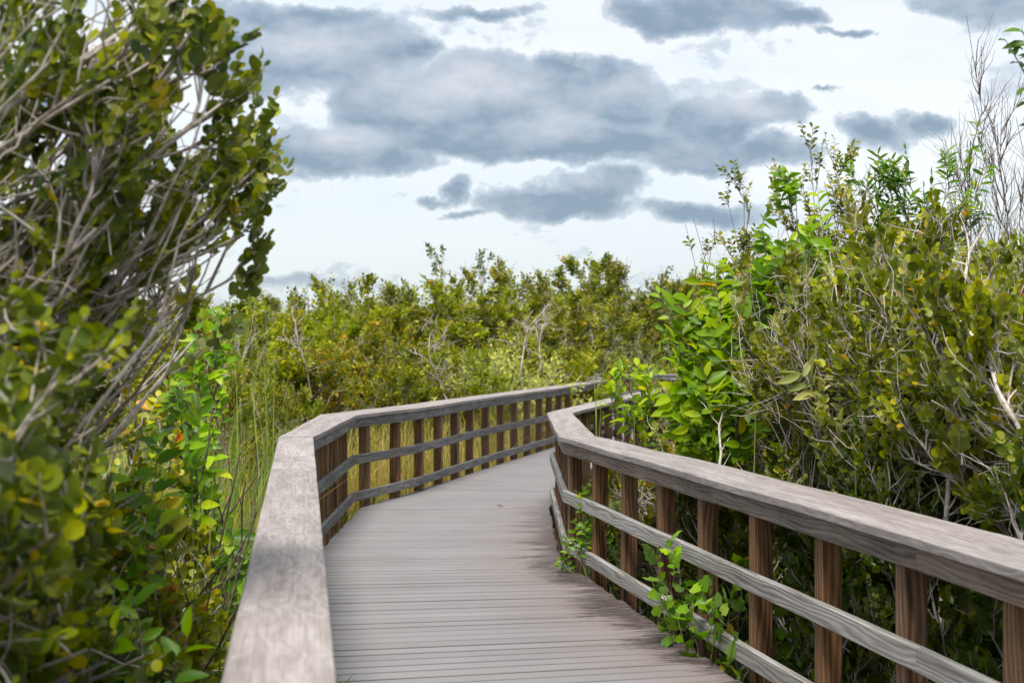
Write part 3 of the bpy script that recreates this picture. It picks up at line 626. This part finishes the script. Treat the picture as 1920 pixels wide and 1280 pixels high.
pond(g, (1.75, 10.0, GZ), pts((1250, 590, 9.8), (1235, 690, 9.7), (1270, 640, 9.8), (1300, 560, 10), (1330, 520, 10), (1350, 600, 9.8), (1360, 680, 9.6), (1290, 720, 9.7), (1330, 760, 9.5), (1380, 780, 9.4), (1300, 820, 9.5),
                              (1260, 760, 9.7), (1330, 530, 10.2), (1385, 620, 9.9), (1310, 660, 9.6)), 'bright pond apple with large glossy pointed leaves behind the right handrail', n2=70, n3=95, per=9, leaf=.12, keep=keepR, tint=(.62, .22), sub=(.2, .45), shoot=(.18, .3))
pond(g, (2.5, 10.4, GZ), pts((1425, 420, 10.2), (1480, 390, 10.2), (1500, 450, 10), (1440, 480, 10.1), (1400, 520, 10), (1470, 480, 9.9), (1520, 480, 9.9), (1545, 430, 10), (1490, 560, 9.7)),
     'tall pond apple with drooping bright leaves standing against the sky', n2=42, n3=60, per=9, leaf=.12, keep=keepR, tint=(.62, .2), sub=(.2, .4), shoot=(.18, .3))
pond(g, (1.35, 12.2, GZ), pts((1140, 735, 12), (1165, 705, 12), (1200, 700, 12.2), (1215, 720, 12), (1180, 780, 11.8), (1220, 670, 12)), 'slender sapling with orange-tinged leaves in front of the far rails', n2=3, n3=5, per=6, leaf=.10, keep=keepR, tint=(.8, .25), sub=(.12, .25), shoot=(.15, .25))
pond(g, (2.95, 5.6, GZ), pts((1920, 130, 5.6), (1950, 100, 5.6), (1940, 220, 5.7), (1945, 340, 5.7), (1925, 350, 5.8)), 'pond apple branch of dark leaves reaching in at the right edge', n2=8, n3=10, per=6, leaf=.075, keep=keepR, tint=(.3, .2), sub=(.1, .22), shoot=(.1, .2))
pond(g, (2.3, 8.4, GZ), pts((1560, 640, 8.2), (1590, 700, 8.2), (1540, 740, 8.1), (1600, 620, 8.3), (1560, 800, 8.0), (1740, 760, 7.6), (1610, 560, 8.3)), 'shrub of broad grey-green leaves with yellow edges among the round leaves', n2=16, n3=22, per=6, leaf=.125, keep=keepR,
     mat='grey_leaf', tint=(.5, .25), name='broadleaf_shrub', sub=(.12, .3), shoot=(.14, .24), tpl=leaf_tpl((.2, .12), (.5, .16), (.8, .10), .2, .15))
pond(g, (2.9, 11.6, GZ), pts((1520, 290, 11.5), (1560, 300, 11.5), (1545, 340, 11.5), (1490, 330, 11.4), (1470, 350, 11.5), (1505, 350, 11.3), (1450, 345, 11.5), (1560, 350, 11.4), (1435, 310, 11.6)),
     'slim wax myrtle with small upright leaves against the clouds', n2=34, n3=90, per=10, leaf=.045, keep=keepR, mat='olive', name='wax_myrtle', tpl=OBOV, tint=(.38, .2), r0=.008, sub=(.25, .5), shoot=(.12, .22))
pond(g, (3.35, 10.8, GZ), pts((1665, 295, 10.7), (1640, 320, 10.7), (1700, 335, 10.6), (1625, 350, 10.8), (1740, 370, 10.5), (1660, 340, 10.6), (1600, 330, 10.8), (1690, 380, 10.4), (1820, 265, 10.6), (1850, 290, 10.6), (1790, 330, 10.6), (1620, 400, 10.5), (1770, 300, 10.6)),
     'willow-like bush with narrow hanging leaves, tallest beside the bare twigs', n2=44, n3=75, per=10, leaf=.10, keep=keepR, mat='pond', name='willow_bush', tpl=NARR, tint=(.38, .25), r0=.012, sub=(.2, .42), shoot=(.14, .26))
pond(g, (2.3, 13.6, GZ), pts((1300, 410, 13.2), (1285, 420, 13.2), (1340, 430, 13.2), (1378, 345, 13.2), (1395, 370, 13.2), (1365, 380, 13.2), (1390, 440, 13), (1420, 480, 13)),
     'thin twiggy myrtle leaning left over the far handrail', n2=26, n3=60, per=9, leaf=.05, keep=keepR, mat='olive', name='wax_myrtle', tpl=OBOV, tint=(.34, .2), r0=.008, sub=(.2, .4), shoot=(.1, .2), bare=30)
# leafless bush
def bare_bush(g, base, tips, label, n2=120, n3=420, bark='bark_dark', r0=.012, group=None):
    base = np.array(base); tips = np.array(tips); n = len(tips); m = 8
    st = base+g.normal(size=(n, 3))*.1; P0 = np.zeros((n, m, 3))
    for k in range(m):
        t = k/(m-1); P0[:, k] = st*(1-t)+tips*t
        P0[:, k, 0] += .12*math.sin(t*math.pi)*g.normal(size=n)
        if 0 < k < m-1: P0[:, k] += g.normal(size=(n, 3))*.03
    P1 = branch(g, P0, n2, .25, .93, R_(26), .3, .75, 7, .12, .12, .5); P2 = branch(g, P1, n3, .15, .95, R_(30), .15, .5, 6, .14, .1, .4)
    return plant('bare_bush', tuple(base), label, 'bush', group, [(P0, r0, .002), (P1, .0045, .0014), (P2, .0022, .0009)], [], bark, 4)
bare_bush(g, (4.0, 11.6, GZ), pts((1812, 30, 11.2), (1785, 240, 11.2), (1820, 170, 11.4), (1850, 200, 11.3), (1880, 180, 11.3), (1905, 220, 11.2), (1800, 330, 11.2), (1930, 240, 11.3), (1960, 180, 11.3), (1770, 260, 11.6)),
          'leafless bush of fine upright dark twigs against the sky at right', 260, 1000, r0=.007)
bare_bush(g, (2.35, 12.0, GZ), pts((1400, 420, 11.8), (1420, 500, 11.8), (1380, 520, 11.7), (1440, 560, 11.6), (1460, 430, 11.8), (1350, 480, 11.9)), 'pale leafless stems standing behind the pond apple', 40, 120, 'bark_pale')
bare_bush(g, (3.0, 7.4, GZ), pts((1640, 560, 7.0), (1700, 520, 7.1), (1760, 600, 6.9), (1800, 520, 7.0), (1860, 560, 6.9), (1580, 640, 7.2), (1880, 640, 6.7), (1730, 680, 6.7)), 'thin grey upright stems threading the round-leaved shrubs near the right edge', 70, 260, 'bark', .006)
bare_bush(g, (2.2, 9.0, GZ), pts((1480, 520, 8.8), (1530, 560, 8.6), (1440, 600, 8.8), (1560, 500, 8.9), (1500, 650, 8.4), (1600, 480, 9.0)), 'thin grey upright stems in front of the tall olive shrub', 50, 200, 'bark', .006)
def dead_stem(g, pl, r0, label, n2=10):
    P = np.array([PX(*q) for q in pl])[None]; m = P.shape[1]
    P1 = branch(g, P, n2, .1, .95, R_(45), .08, .3, 5, .2, .1, .3)
    base = P[0, 0].copy()
    plant('dead_branch', tuple(base), label, 'branch', None, [(P, r0, r0*.5), (P1, .005, .0015)], [], 'bark_pale', 6)
dead_stem(g, [(1760, 1250, 6.4), (1772, 1000, 6.5), (1790, 760, 6.6), (1806, 640, 6.7), (1795, 570, 6.8), (1810, 520, 6.8), (1818, 470, 6.9), (1850, 420, 6.9)], .013, 'thick pale bent stem rising among the leaves near the right edge')
dead_stem(g, [(1790, 1250, 6.9), (1740, 1040, 7.0), (1700, 900, 7.1), (1640, 760, 7.4), (1600, 640, 7.6), (1570, 560, 7.7), (1555, 470, 7.7)], .006, 'slanting grey stem behind the grey-green broad leaves')
dead_stem(g, [(1990, 1100, 5.5), (1940, 900, 5.5), (1910, 800, 5.6), (1870, 730, 5.7), (1850, 660, 5.8), (1790, 590, 6.0)], .011, 'short grey stem crossing the leaves at the right edge')
dead_stem(g, [(1340, 1120, 9.3), (1345, 980, 9.3), (1345, 900, 9.3), (1352, 850, 9.3), (1348, 800, 9.4), (1356, 770, 9.4)], .012, 'stubby pale stem below the pond apple')

# vine on the right handrail
def lobed(): 
    o = [(0, 0), (.10, .20), (.05, .46), (.30, .36), (.42, .26), (.62, .40), (.72, .20), (1.0, 0)]
    V = [(0, 0, 0), (.35, 0, 0), (.7, 0, -.02), (1, 0, -.08), (.04, .28, .05), (.12, .50, .02), (.36, .28, .05), (.62, .42, .04), (.76, .16, .02)]
    V[4:9] = [(.06, .20, .04), (.20, .40, .02), (.42, .27, .05), (.60, .33, .03), (.82, .13, .01)]; V += [(x, -y, z) for x, y, z in V[4:9]]
    V = np.array(V); F = np.array([(0, 1, 5, 4), (1, 2, 7, 6), (1, 6, 5, 1), (2, 3, 8, 7), (1, 0, 9, 10), (2, 1, 11, 12), (3, 2, 12, 13)])
    F = np.array([(0, 1, 5, 4), (1, 6, 5, 5), (1, 2, 7, 6), (2, 3, 8, 7), (1, 0, 9, 10), (11, 1, 10, 10), (2, 1, 11, 12), (3, 2, 12, 13)]); return V, F
LOBE = (lobed()[0], np.array([(0, 1, 5, 4), (1, 2, 7, 6), (2, 3, 8, 7), (1, 0, 9, 10), (2, 1, 11, 12), (3, 2, 12, 13), (0, 1, 6, 5), (1, 0, 10, 11)]))
def vine(g, base, tips, label, leaf=.085, n=26, per=4, loc_group=None, tint=(.55, .2), sp=.05):
    tips = np.array(tips); k = len(tips); P0 = grow_path(g, np.repeat(np.array([base]), k, 0), tips-np.array(base), np.linalg.norm(tips-np.array(base), axis=1), 7, .03, 0)
    P0 = P0+(tips-P0[:, -1])[:, None]*np.linspace(0, 1, 7)[None, :, None]
    P1 = branch(g, P0, n, .35, 1, R_(50), .08, .2, 4, .2, .1, .2)
    per -= 1; leaf *= .9; lv = [leafy(g, P1, per, .2, leaf, LOBE, 60, .25, .5, .4, tint, yellow=.02), leafy(g, P0, 5, .5, leaf, LOBE, 60, .25, .5, .4, tint, yellow=.02)]
    plant('vine', tuple(base), label, 'vine', None, [(P0, .004, .002), (P1, .0022, .001)], [('pond', lv)], 'bark_dark', 4)
vine(g, (1.05, 7.9, GZ), pts((1225, 1050, 8.25), (1220, 1080, 8.15), (1255, 1090, 7.95), (1290, 1110, 7.7), (1330, 1090, 7.75), (1340, 1140, 7.5), (1370, 1120, 7.5), (1260, 1030, 8.1), (1225, 1030, 8.3), (1380, 1180, 7.2)), 'leafy vine with lobed bright leaves climbing through the lower rails of the right handrail', n=36, leaf=.092)
vine(g, (1.3, 7.4, GZ), pts((1420, 1130, 7.3), (1450, 1080, 7.2), (1400, 1060, 7.4), (1380, 1040, 7.6)), 'vine shoots with lobed leaves between two middle posts', leaf=.08, n=12)
pond(g, (.72, 10.4, GZ), pts((1090, 980, 10.6), (1110, 1000, 10.5), (1130, 985, 10.5), (1080, 1010, 10.6), (1060, 1030, 10.7), (1100, 950, 10.7)), 'low sprig of pointed leaves growing through the rails at the sharp corner', n2=5, n3=6, per=5, leaf=.065, tint=(.5, .2), sub=(.08, .15), shoot=(.08, .14))

# ------------------------------------------------------------------ sedge stalks, grass, undergrowth
def blade_mesh(g, base, h, lean, width, m=6):
    """curved tapering blades: base (n,3), h (n,), lean (n,2) tip offset, width (n,)"""
    n = len(base); t = np.linspace(0, 1, m)
    c = base[:, None]+np.stack([lean[:, 0:1]*t**2.2, lean[:, 1:2]*t**2.2, h[:, None]*(t-.18*t**3*np.clip(np.linalg.norm(lean, axis=1)/h, 0, 1.5)[:, None])], -1)
    a = g.uniform(0, np.pi, n); w = np.stack([np.cos(a), np.sin(a), np.zeros(n)], -1)*width[:, None]/2
    ww = w[:, None]*(1-t**2.5*.94)[None, :, None]
    V = np.stack([c-ww, c+ww], 2).reshape(-1, 3)
    i, k = np.meshgrid(np.arange(n), np.arange(m-1), indexing='ij'); b = (i*m+k)*2
    return V, np.stack([b, b+1, b+3, b+2], -1).reshape(-1, 4)
def grass_patch(g, xy, hm, wm, lean=.3, m=6):
    n = len(xy); h = np.clip(g.normal(hm, hm*.22, n), hm*.3, hm*1.7)
    a = g.uniform(0, 2*np.pi, n); r = np.abs(g.normal(0, lean, n))*h
    V, Q = blade_mesh(g, np.column_stack([xy, np.full(n, GZ-.03)]), h, np.column_stack([np.cos(a)*r, np.sin(a)*r]), g.uniform(.6, 1.4, n)*wm, m)
    tn = np.clip(g.normal(.45, .25, n), 0, 1); return V, Q, np.repeat(tn, 2*m)
g = np.random.default_rng(5)
def lgrass(n, y0, y1, wide):
    y = y0+(y1-y0)*g.random(n)**.8; x = lx(y)-.2-wide*g.random(n)**1.1; return np.column_stack([x, y])
xy = np.concatenate([lgrass(9500, 9, 33, 9), lgrass(4200, 12, 30, 2.2), lgrass(2600, 11, 19, 3.5)])-np.array([.15, 0])
cl = np.sin(xy[:, 0]*2.1+3)*np.cos(xy[:, 1]*1.3)+g.normal(0, .5, len(xy)); xy = xy[cl > -.75]
V, Q, T = grass_patch(g, xy, 1.02, .011, .28)
prop(link('marsh_grass', mesh_np('marsh_grass', V, Q, attrs={'tint': T}), M['grass']), 'tall straw green marsh grass behind the left handrail', 'grass', kind='stuff')
xy = np.concatenate([lgrass(2600, 4.2, 11, 2.6), lgrass(500, 5, 9, .8)])-np.array([.42, 0])
V, Q, T = grass_patch(g, xy, 1.15, .010, .35)
prop(link('rail_side_grass', mesh_np('rail_side_grass', V, Q, attrs={'tint': T}), M['grass_green']), 'green grass threaded through the shrubs outside the near left handrail', 'grass', kind='stuff')
yy = 4+26*g.random(5200)**1.3; xy = np.column_stack([rx(yy)+.2+5*g.random(5200)**1.2, yy])
V, Q, T = grass_patch(g, xy, .75, .010, .35)
prop(link('shrub_side_grass', mesh_np('shrub_side_grass', V, Q, attrs={'tint': T}), M['grass_green']), 'grass growing at the feet of the shrubs behind the right handrail', 'grass', kind='stuff')
def undergrowth(g, n, fx, y0, y1, name, label, mat, zmax=.55, size=.05, wide=3.5, tpl=ROUND):
    y = y0+(y1-y0)*g.random(n)**1.2; x = fx(y, g.random(n)**1.2*wide); z = GZ+zmax*g.random(n)**1.1
    p = np.column_stack([x, y, z]); xd = rand_dir(g, n)*np.array([1, 1, .5]); nd = rand_dir(g, n)*.6+np.array([0, -.3, .8])
    V, F, k = blades(tpl, p, xd, nd, size*g.uniform(.6, 1.5, n)); T = np.repeat(np.clip(g.normal(.4, .25, n), 0, .95), k)
    prop(link(name, mesh_np(name, V, F, attrs={'tint': T}), M[mat]), label, 'undergrowth', kind='stuff')
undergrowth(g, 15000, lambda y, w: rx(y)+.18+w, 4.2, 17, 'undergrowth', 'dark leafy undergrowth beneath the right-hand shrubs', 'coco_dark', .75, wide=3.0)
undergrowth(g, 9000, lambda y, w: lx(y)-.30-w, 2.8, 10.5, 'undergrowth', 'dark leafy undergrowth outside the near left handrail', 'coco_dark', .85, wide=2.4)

xy = lgrass(1800, 7.5, 15, 1.6)-np.array([.35, 0])
V, Q, T = grass_patch(g, xy, 1.25, .013, .3)
prop(link('bend_grass', mesh_np('bend_grass', V, Q, attrs={'tint': np.clip(T+.25, 0, 1)}), M['grass_green']), 'fresh green and straw grass crowding the outside of the left handrail bend', 'grass', kind='stuff')
def sedge(g, spots, label, mat='grass_green', wd=.010):
    """spots: px x, top px y, lean px, distance"""
    B, H, Ln, W = [], [], [], []
    for x, y, l, Y in spots:
        p = PX(x, y, Y); B.append((p[0]-l*Y/2880, Y, GZ)); H.append(p[2]-GZ); Ln.append((l*Y/2880, 0)); W.append(wd)
    B = np.array(B); V, Q = blade_mesh(g, B, np.array(H), np.array(Ln), np.array(W), 8)
    base = B.mean(0); T = np.repeat(np.clip(g.normal(.55, .2, len(B)), 0, 1), 16)
    root = empty('sedge_clump', tuple(base), label, 'sedge'); link('blade', mesh_np('blade', V-base, Q, attrs={'tint': T}), M[mat], root)
sedge(g, [(1112, 655, -12, 11.6), (1148, 640, -20, 11.9), (1190, 668, 2, 11.7), (1205, 760, -14, 11.4), (1120, 700, 5, 11.5), (1100, 770, -25, 11.3), (1128, 735, 12, 11.4), (1215, 645, 16, 12.3)], 'thin upright sedge stalks just outside the sharp corner of the right handrail', wd=.013)
sedge(g, [(490, 590, -15, 13.5), (515, 655, 4, 13.5), (540, 690, 4, 13.8), (572, 690, 60, 13.6), (470, 700, -20, 13.5), (505, 750, 12, 13.2), (460, 760, -30, 13.4), (530, 740, -12, 13.4), (440, 640, -10, 13), (555, 780, 20, 13)], 'tall yellow-green sedge stalks behind the first bend of the left handrail', wd=.02)
sedge(g, [(1617, 690, -4, 7.3), (1640, 700, 6, 7.3), (1600, 730, -10, 7.2), (1655, 760, 12, 7.2), (1700, 740, 60, 7.4), (1628, 560, 8, 7.6), (1420, 640, 10, 9.0), (1500, 600, -20, 8.8), (1745, 560, 30, 7.3), (1800, 640, -20, 6.8), (1860, 600, 12, 6.6), (1690, 600, 16, 7.2)], 'long green sedge blades standing among the round leaves', wd=.013)
sedge(g, [(360, 900, -10, 5.2), (372, 960, 6, 5.1), (330, 980, -12, 5.0), (400, 860, 20, 5.5), (300, 1130, 12, 4.2), (275, 1210, -16, 4.0), (420, 1000, 16, 5.0), (440, 940, 30, 5.4)], 'pale grass blades rising from the dark leaves outside the near left handrail', wd=.010)
def tuft(g, c, n, h, label):
    B = np.column_stack([np.full(n, c[0])+g.normal(0, .03, n), np.full(n, c[1])+g.normal(0, .05, n), np.full(n, 0.0)]); B[:, 2] = -.03
    a = g.uniform(-1.2, 1.2, n); V, Q = blade_mesh(g, B, g.uniform(.5, 1.2, n)*h, np.column_stack([np.cos(a), np.sin(a)])*h*.7, np.full(n, .008), 6)
    base = np.array((c[0], c[1], 0)); root = empty('grass_tuft', tuple(base), label, 'grass tuft'); link('blade', mesh_np('blade', V-base, Q, attrs={'tint': np.repeat(g.uniform(.2, .8, n), 12)}), M['grass_green'], root)
tuft(g, (-1.50, 13.9), 16, .12, 'small green grass tuft sprouting at the bend of the left deck edge')
tuft(g, (-1.49, 12.9), 9, .10, 'sparse grass sprout on the deck edge before the bend')
tuft(g, (-1.38, 15.4), 14, .22, 'green grass tuft under the bottom rail just past the bend')
tuft(g, (-.79, 7.15), 8, .09, 'dark little weed showing past the edge of the left handrail')
# fallen leaf on the deck
q = PX(940, 949, 15.05); V, F, k = blades(ELL, np.array([[q[0]-.05, 15.05, .014]]), np.array([[1, .2, .05]]), np.array([[0, -.2, 1]]), np.array([.075]))
prop(link('fallen_leaf', mesh_np('fallen_leaf', V, F, attrs={'tint': np.full(len(V), .2)}), M['dry']), 'single dry brown leaf lying on the deck boards', 'leaf')

# ------------------------------------------------------------------ far hedge
def far_proto(g, mat, tpl, leaf, label, H=3.2, W=1.9, n2=90, n3=900, per=8, bare=260, bark='bark', ang=50, tint=(.45, .25), yellow=.03, name='hedge_shrub', top=.25):
    n = 24; a = g.uniform(0, 2*np.pi, n); r = W*np.sqrt(g.random(n)); z = H*(1-.28*(r/W)**2)*g.uniform(.60, .93, n)
    tips = np.column_stack([np.cos(a)*r, np.sin(a)*r, z]); m = 7; P0 = np.zeros((n, m, 3)); st = g.normal(size=(n, 3))*np.array([.2, .2, 0])
    for k in range(m):
        t = k/(m-1); P0[:, k] = st*(1-t)+tips*t; 
        if 0 < k < m-1: P0[:, k] += g.normal(size=(n, 3))*.09
    P1 = branch(g, P0, n2, .25, .95, R_(38), .4, 1.1, 6, .2, .15, .4); P2 = branch(g, P1, n3, .15, 1, R_(38), .18, .42, 4, .18, .22, .3)
    P2b = branch(g, P0, 160, .55, 1, R_(34), .2, .45, 4, .18, .25, .1)
    P3 = np.concatenate([P2, P2b]); Pb = branch(g, P1, bare, 0, 1, R_(45), .2, .6, 5, .3, .05, .3)
    # some low skirts so that the shrub is leafy to the ground
    lv = [leafy(g, P3, per, .15, leaf, tpl, ang, .4, .4, .3, tint, yellow=yellow)]
    V, Q = tubes([(P0, g.uniform(.010, .022, n), .006), (P1, .008, .003), (Pb, .0065, .0022)], 4)
    root = empty(name, (0, 0, 0), label, 'shrub', 'far hedge of shrubs')
    link('stem', mesh_np('stem', V, Q), M[bark], root)
    V, F, T = join_leaves(lv); link('foliage', mesh_np('foliage', V, F, attrs={'tint': T}), M[mat], root)
    return root
#
g = np.random.default_rng(77)
ORB = (np.array([(0, 0, 0), (.5, .40, .07), (1, 0, -.03), (.5, -.40, .07)]), np.array([(0, 3, 2, 1)]))
PRB = (np.array([(0, 0, 0), (.5, .24, .06), (1, 0, -.1), (.5, -.24, .06)]), np.array([(0, 3, 2, 1)]))
protos = [far_proto(g, 'coco', ORB, .064, 'x', n3=2300), far_proto(g, 'olive', ORB, .060, 'x', n3=2300, bare=500), far_proto(g, 'bright', PRB, .10, 'x', n3=1500, tint=(.5, .25)),
          far_proto(g, 'yellow', ORB, .062, 'x', n3=1800, bare=330, tint=(.4, .3), yellow=.08), far_proto(g, 'bright', PRB, .095, 'x', n3=1500, bare=420),
          far_proto(g, 'olive', PRB, .085, 'x', n3=1700, bare=700, tint=(.3, .2))]
# (px x, px y of the top, distance, kind, label)
HEDGE = [(395, 560, 26, 4, 'pale leafy shrub mostly hidden behind the near left shrub, first of the far hedge'),
         (452, 566, 27, 2, 'thin green shrub with pale stems showing just right of the leaning near shrub'),
         (500, 558, 29, 4, 'light green shrub above the tall yellow-green sedge stalks'),
         (548, 522, 29, 2, 'bright green shrub with one leafy spire at the left of the far hedge'),
         (600, 515, 31, 5, 'dark olive shrub directly above the first bend of the left handrail'),
         (632, 585, 26.5, 3, 'yellow-leaved shrub low in the far hedge, left of the two yellow ones'),
         (655, 492, 31, 0, 'tall round-topped olive shrub left of centre in the far hedge'),
         (712, 496, 30.5, 5, 'brown-twigged olive shrub next to the tall round-topped one'),
         (700, 600, 26, 3, 'orange and yellow speckled shrub in the lower middle of the far hedge'),
         (765, 500, 30, 2, 'leafy green shrub left of the little lone treetop'),
         (810, 505, 31.5, 4, 'fresh green shrub just under the little lone treetop'),
         (770, 640, 25.5, 0, 'small rounded shrub standing forward, above the second bay of the left handrail'),
         (865, 510, 30.5, 0, 'dense olive shrub right of the little lone treetop'),
         (920, 497, 31.5, 1, 'feathery olive shrub in the centre of the far hedge'),
         (880, 640, 25.5, 4, 'low bright shrub with pale stems in front of the dense olive one'),
         (965, 520, 31, 5, 'olive shrub laced with white dead branches, right of centre'),
         (1000, 530, 34.5, 0, 'olive shrub where the hedge dips towards the gap'),
         (985, 600, 28, 2, 'shrub with bare white trunk above the pale green bush'),
         (1065, 560, 41, 1, 'lowest olive shrub in the dip of the far hedge'),
         (1105, 545, 42, 5, 'brownish shrub at the left foot of the tallest far shrub'),
         (1160, 462, 42, 0, 'tallest far shrub standing clear against the sky beyond the far rails'),
         (1215, 490, 42, 1, 'tall olive shrub right beside the tallest far shrub'),
         (1150, 590, 41, 5, 'twiggy brown-grey shrub in front of the tallest far shrub'),
         (1265, 490, 41, 5, 'dark shrub half hidden by the top of the pond apple'),
         (1215, 600, 41.5, 1, 'low olive shrub behind the small feathery round bush'),
         (1320, 510, 42, 0, 'far shrub seen through the thin twigs of the leaning myrtle'),
         (1400, 500, 41, 1, 'far olive shrub seen between the right-hand branches'),
         (1090, 650, 40, 0, 'low shrub directly behind the level far rail'),
         (1040, 650, 39, 2, 'dark green leafy shrub right of the pale green bush')]
for e in range(9):   # runs on past both sides, partly seen through the near branches
    HEDGE.append((330-e*70, 560+10*math.sin(e*2.1), 29+(e % 3)*1.5, (e*2+1) % 6, None))
for e in range(5): HEDGE.append((1490+e*130, 540, 34+(e % 2)*2, (e+1) % 6, None))
used = set()
EX = ['glimpsed through the top branches of the leaning near shrub', 'glimpsed through the grey tangle of the near shrub', 'glimpsed between the blurred leaves at the left edge']
n_l = 0
for i, (x, y, Y, k, lab) in enumerate(HEDGE):
    p = PX(x, y+(10 if y < 540 else 0), Y); sc = (p[2]-GZ)/3.15; w = sc*random.uniform(1.0, 1.25)
    if lab is None: lab = (f'far hedge shrub behind the leaning near shrub, {ORD[i-29]} one going left' if x < 400 else f'far hedge shrub behind the tall right-hand shrubs, {ORD[i-38]} one going right')
    loc = (p[0], Y, GZ)
    if k in used: copy_thing(protos[k], loc, random.uniform(0, 6.28), (w, w, sc), lab)
    else:
        r = protos[k]; used.add(k); r.location = loc; r.scale = (w, w, sc); r['label'] = lab
# a second row of the same shrubs that closes the hedge down to the grass and behind
KIND = ['round-leaved olive', 'fine-leaved olive', 'glossy green', 'yellow-flecked', 'fresh green', 'twiggy brown-green']
for i in range(17):
    x = 300+i*64; Y = 27.5+(i % 3)*.9 if x < 1060 else 39.5
    p = PX(x, 655+20*math.sin(i*1.7), Y); k = [0, 5, 4, 1, 3, 2, 5, 0, 1][i % 9]; sc = (p[2]-GZ)/3.15
    copy_thing(protos[k], (p[0], Y, GZ), random.uniform(0, 6.28), (sc*1.5, sc*1.5, sc), f'{KIND[k]} shrub in the low front row of the far hedge, {ORD[i]} from the left')
for i in range(13):
    x = 380+i*84; Y = 35+(i % 3)*2 if x < 1060 else 46
    p = PX(x, 560 if x < 1060 else 530, Y); k = [0, 5, 1][i % 3]; sc = (p[2]-GZ)/3.15
    copy_thing(protos[k], (p[0], Y, GZ), random.uniform(0, 6.28), (sc*1.2, sc*1.2, sc), f'{KIND[k]} shrub in the back row of the far hedge, {ORD[i]} from the left')
# shrubs between the two near groups
for x, y, Y, k, lab in ((455, 640, 17, 4, 'pale twiggy shrub with dry stems behind the near left shrub'), (400, 600, 15, 1, 'grey-brown half-dead shrub left of the tall sedge stalks'),
                        (1370, 640, 19, 1, 'olive shrub standing between the far rails and the pond apple'), (1400, 560, 18, 0, 'olive shrub behind the pale leafless stems'),
                        (1550, 520, 17.5, 1, 'olive shrub deep behind the wax myrtle'), (1700, 500, 18, 0, 'olive shrub deep behind the willow-like bush'), (1860, 500, 18, 1, 'olive shrub deep behind the bare bush')):
    p = PX(x, y, Y); sc = (p[2]-GZ)/3.15; copy_thing(protos[k], (p[0], Y, GZ), random.uniform(0, 6.28), (sc*.6, sc*.6, sc), lab)
# dead white branches standing in the hedge
def snag(g, x, y, Y, h, label, n2=9, n3=20, r=.028):
    p = PX(x, y, Y); h *= .72; r *= .62; P0 = grow_path(g, np.array([[p[0], p[1], p[2]]]), np.array([[g.uniform(-.4, .4), -.1, 1]]), np.array([h]), 8, .22, .05)
    P1 = branch(g, P0, n2, .2, .95, R_(48), h*.3, h*.65, 7, .24, .05, .4); P2 = branch(g, P1, n3, .2, 1, R_(40), h*.08, h*.28, 5, .25, .05, .3)
    plant('dead_tree', tuple(p), label, 'dead tree', 'dead pale trees in the far hedge', [(P0, r, r*.4), (P1, r*.42, .004), (P2, .007, .003)], [], 'bark', 5)
for a in ((585, 745, 25.4, 1.9, 'forked pale dead tree left of the yellow speckled shrub'), (806, 690, 26.2, 1.3, 'upright pale dead tree below the lone treetop'), (845, 760, 24.6, 1.5, 'branching pale dead tree low behind the third bay of the left handrail'),
          (975, 700, 25.0, 1.9, 'tall white dead tree left of the pale green bush'), (1012, 695, 25.3, 1.5, 'white dead trunk directly behind the pale green bush')):
    snag(g, *a)
# lone treetop above the hedge
bare_bush(g, (-3.6, 18.5, GZ), pts((430, 560, 18.3), (470, 600, 18.2), (400, 590, 18.4), (500, 640, 18), (450, 640, 18.2), (480, 560, 18.5), (420, 660, 18)), 'pale dry stems behind the tall sedge stalks at left', 40, 140, 'bark_pale', .011)
def lone(g):
    p = PX(862, 520, 29.5); P0 = grow_path(g, np.array([[p[0], p[1], GZ]]*2), np.array([[.02, 0, 1], [-.02, 0, 1]]), np.array([p[2]-GZ+.2, p[2]-GZ+.25]), 9, .04, .1)
    P1 = branch(g, P0, 14, .86, 1, R_(28), .35, .6, 5, .15, .2, .1); P2 = branch(g, P1, 40, .4, 1, R_(30), .1, .25, 4, .15, .2, .2)
    plant('small_tree', (p[0], p[1], GZ), 'lone slender treetop poking above the middle of the far hedge', 'tree', None, [(P0, .022, .009), (P1, .007, .003), (P2, .004, .002)],
          [('pond', [leafy(g, P2, 6, .3, .08, PRB, 50, .3, .4, .3, (.15, .15), yellow=0)])], 'bark', 4, 'trunk', 'crown')
lone(g)
def dome(g, name, c, R, n, mat, tpl, leaf, label, tint=(.5, .25), per=7, nar=1):
    d = rand_dir(g, n); d[:, :2] *= nar; d = unit(d); d[:, 2] = np.abs(d[:, 2]); d[:, 2] *= 1.0
    P0 = grow_path(g, np.repeat(np.array([[0, 0, 0.]]), n, 0)+g.normal(size=(n, 3))*.05, d+np.array([0, 0, .45]), g.uniform(.6, 1.05, n)*R, 6, .1, .05)
    P1 = branch(g, P0, n*4, .3, 1, R_(30), R*.12, R*.3, 4, .15, .1, .2)
    c = np.array(c)
    plant(name, tuple(c), label, 'bush', None, [(P0+c, .006, .002), (P1+c, .003, .0015)], [(mat, [leafy(g, P1+c, per, .1, leaf, tpl, 45, .3, .4, .3, tint, yellow=.02)])], 'bark', 4)
dome(g, 'pale_bush', (-.10, 25.6, GZ), 2.15, 120, 'pale', PRB, .10, 'pale yellow-green feathery bush behind the far end of the left handrail', (.65, .25), nar=.45)
dome(g, 'feathery_bush', (3.15, 37.4, GZ), 2.3, 90, 'grey_leaf', MININ, .10, 'small soft grey-green round bush above the far rails', (.35, .2), nar=.6)
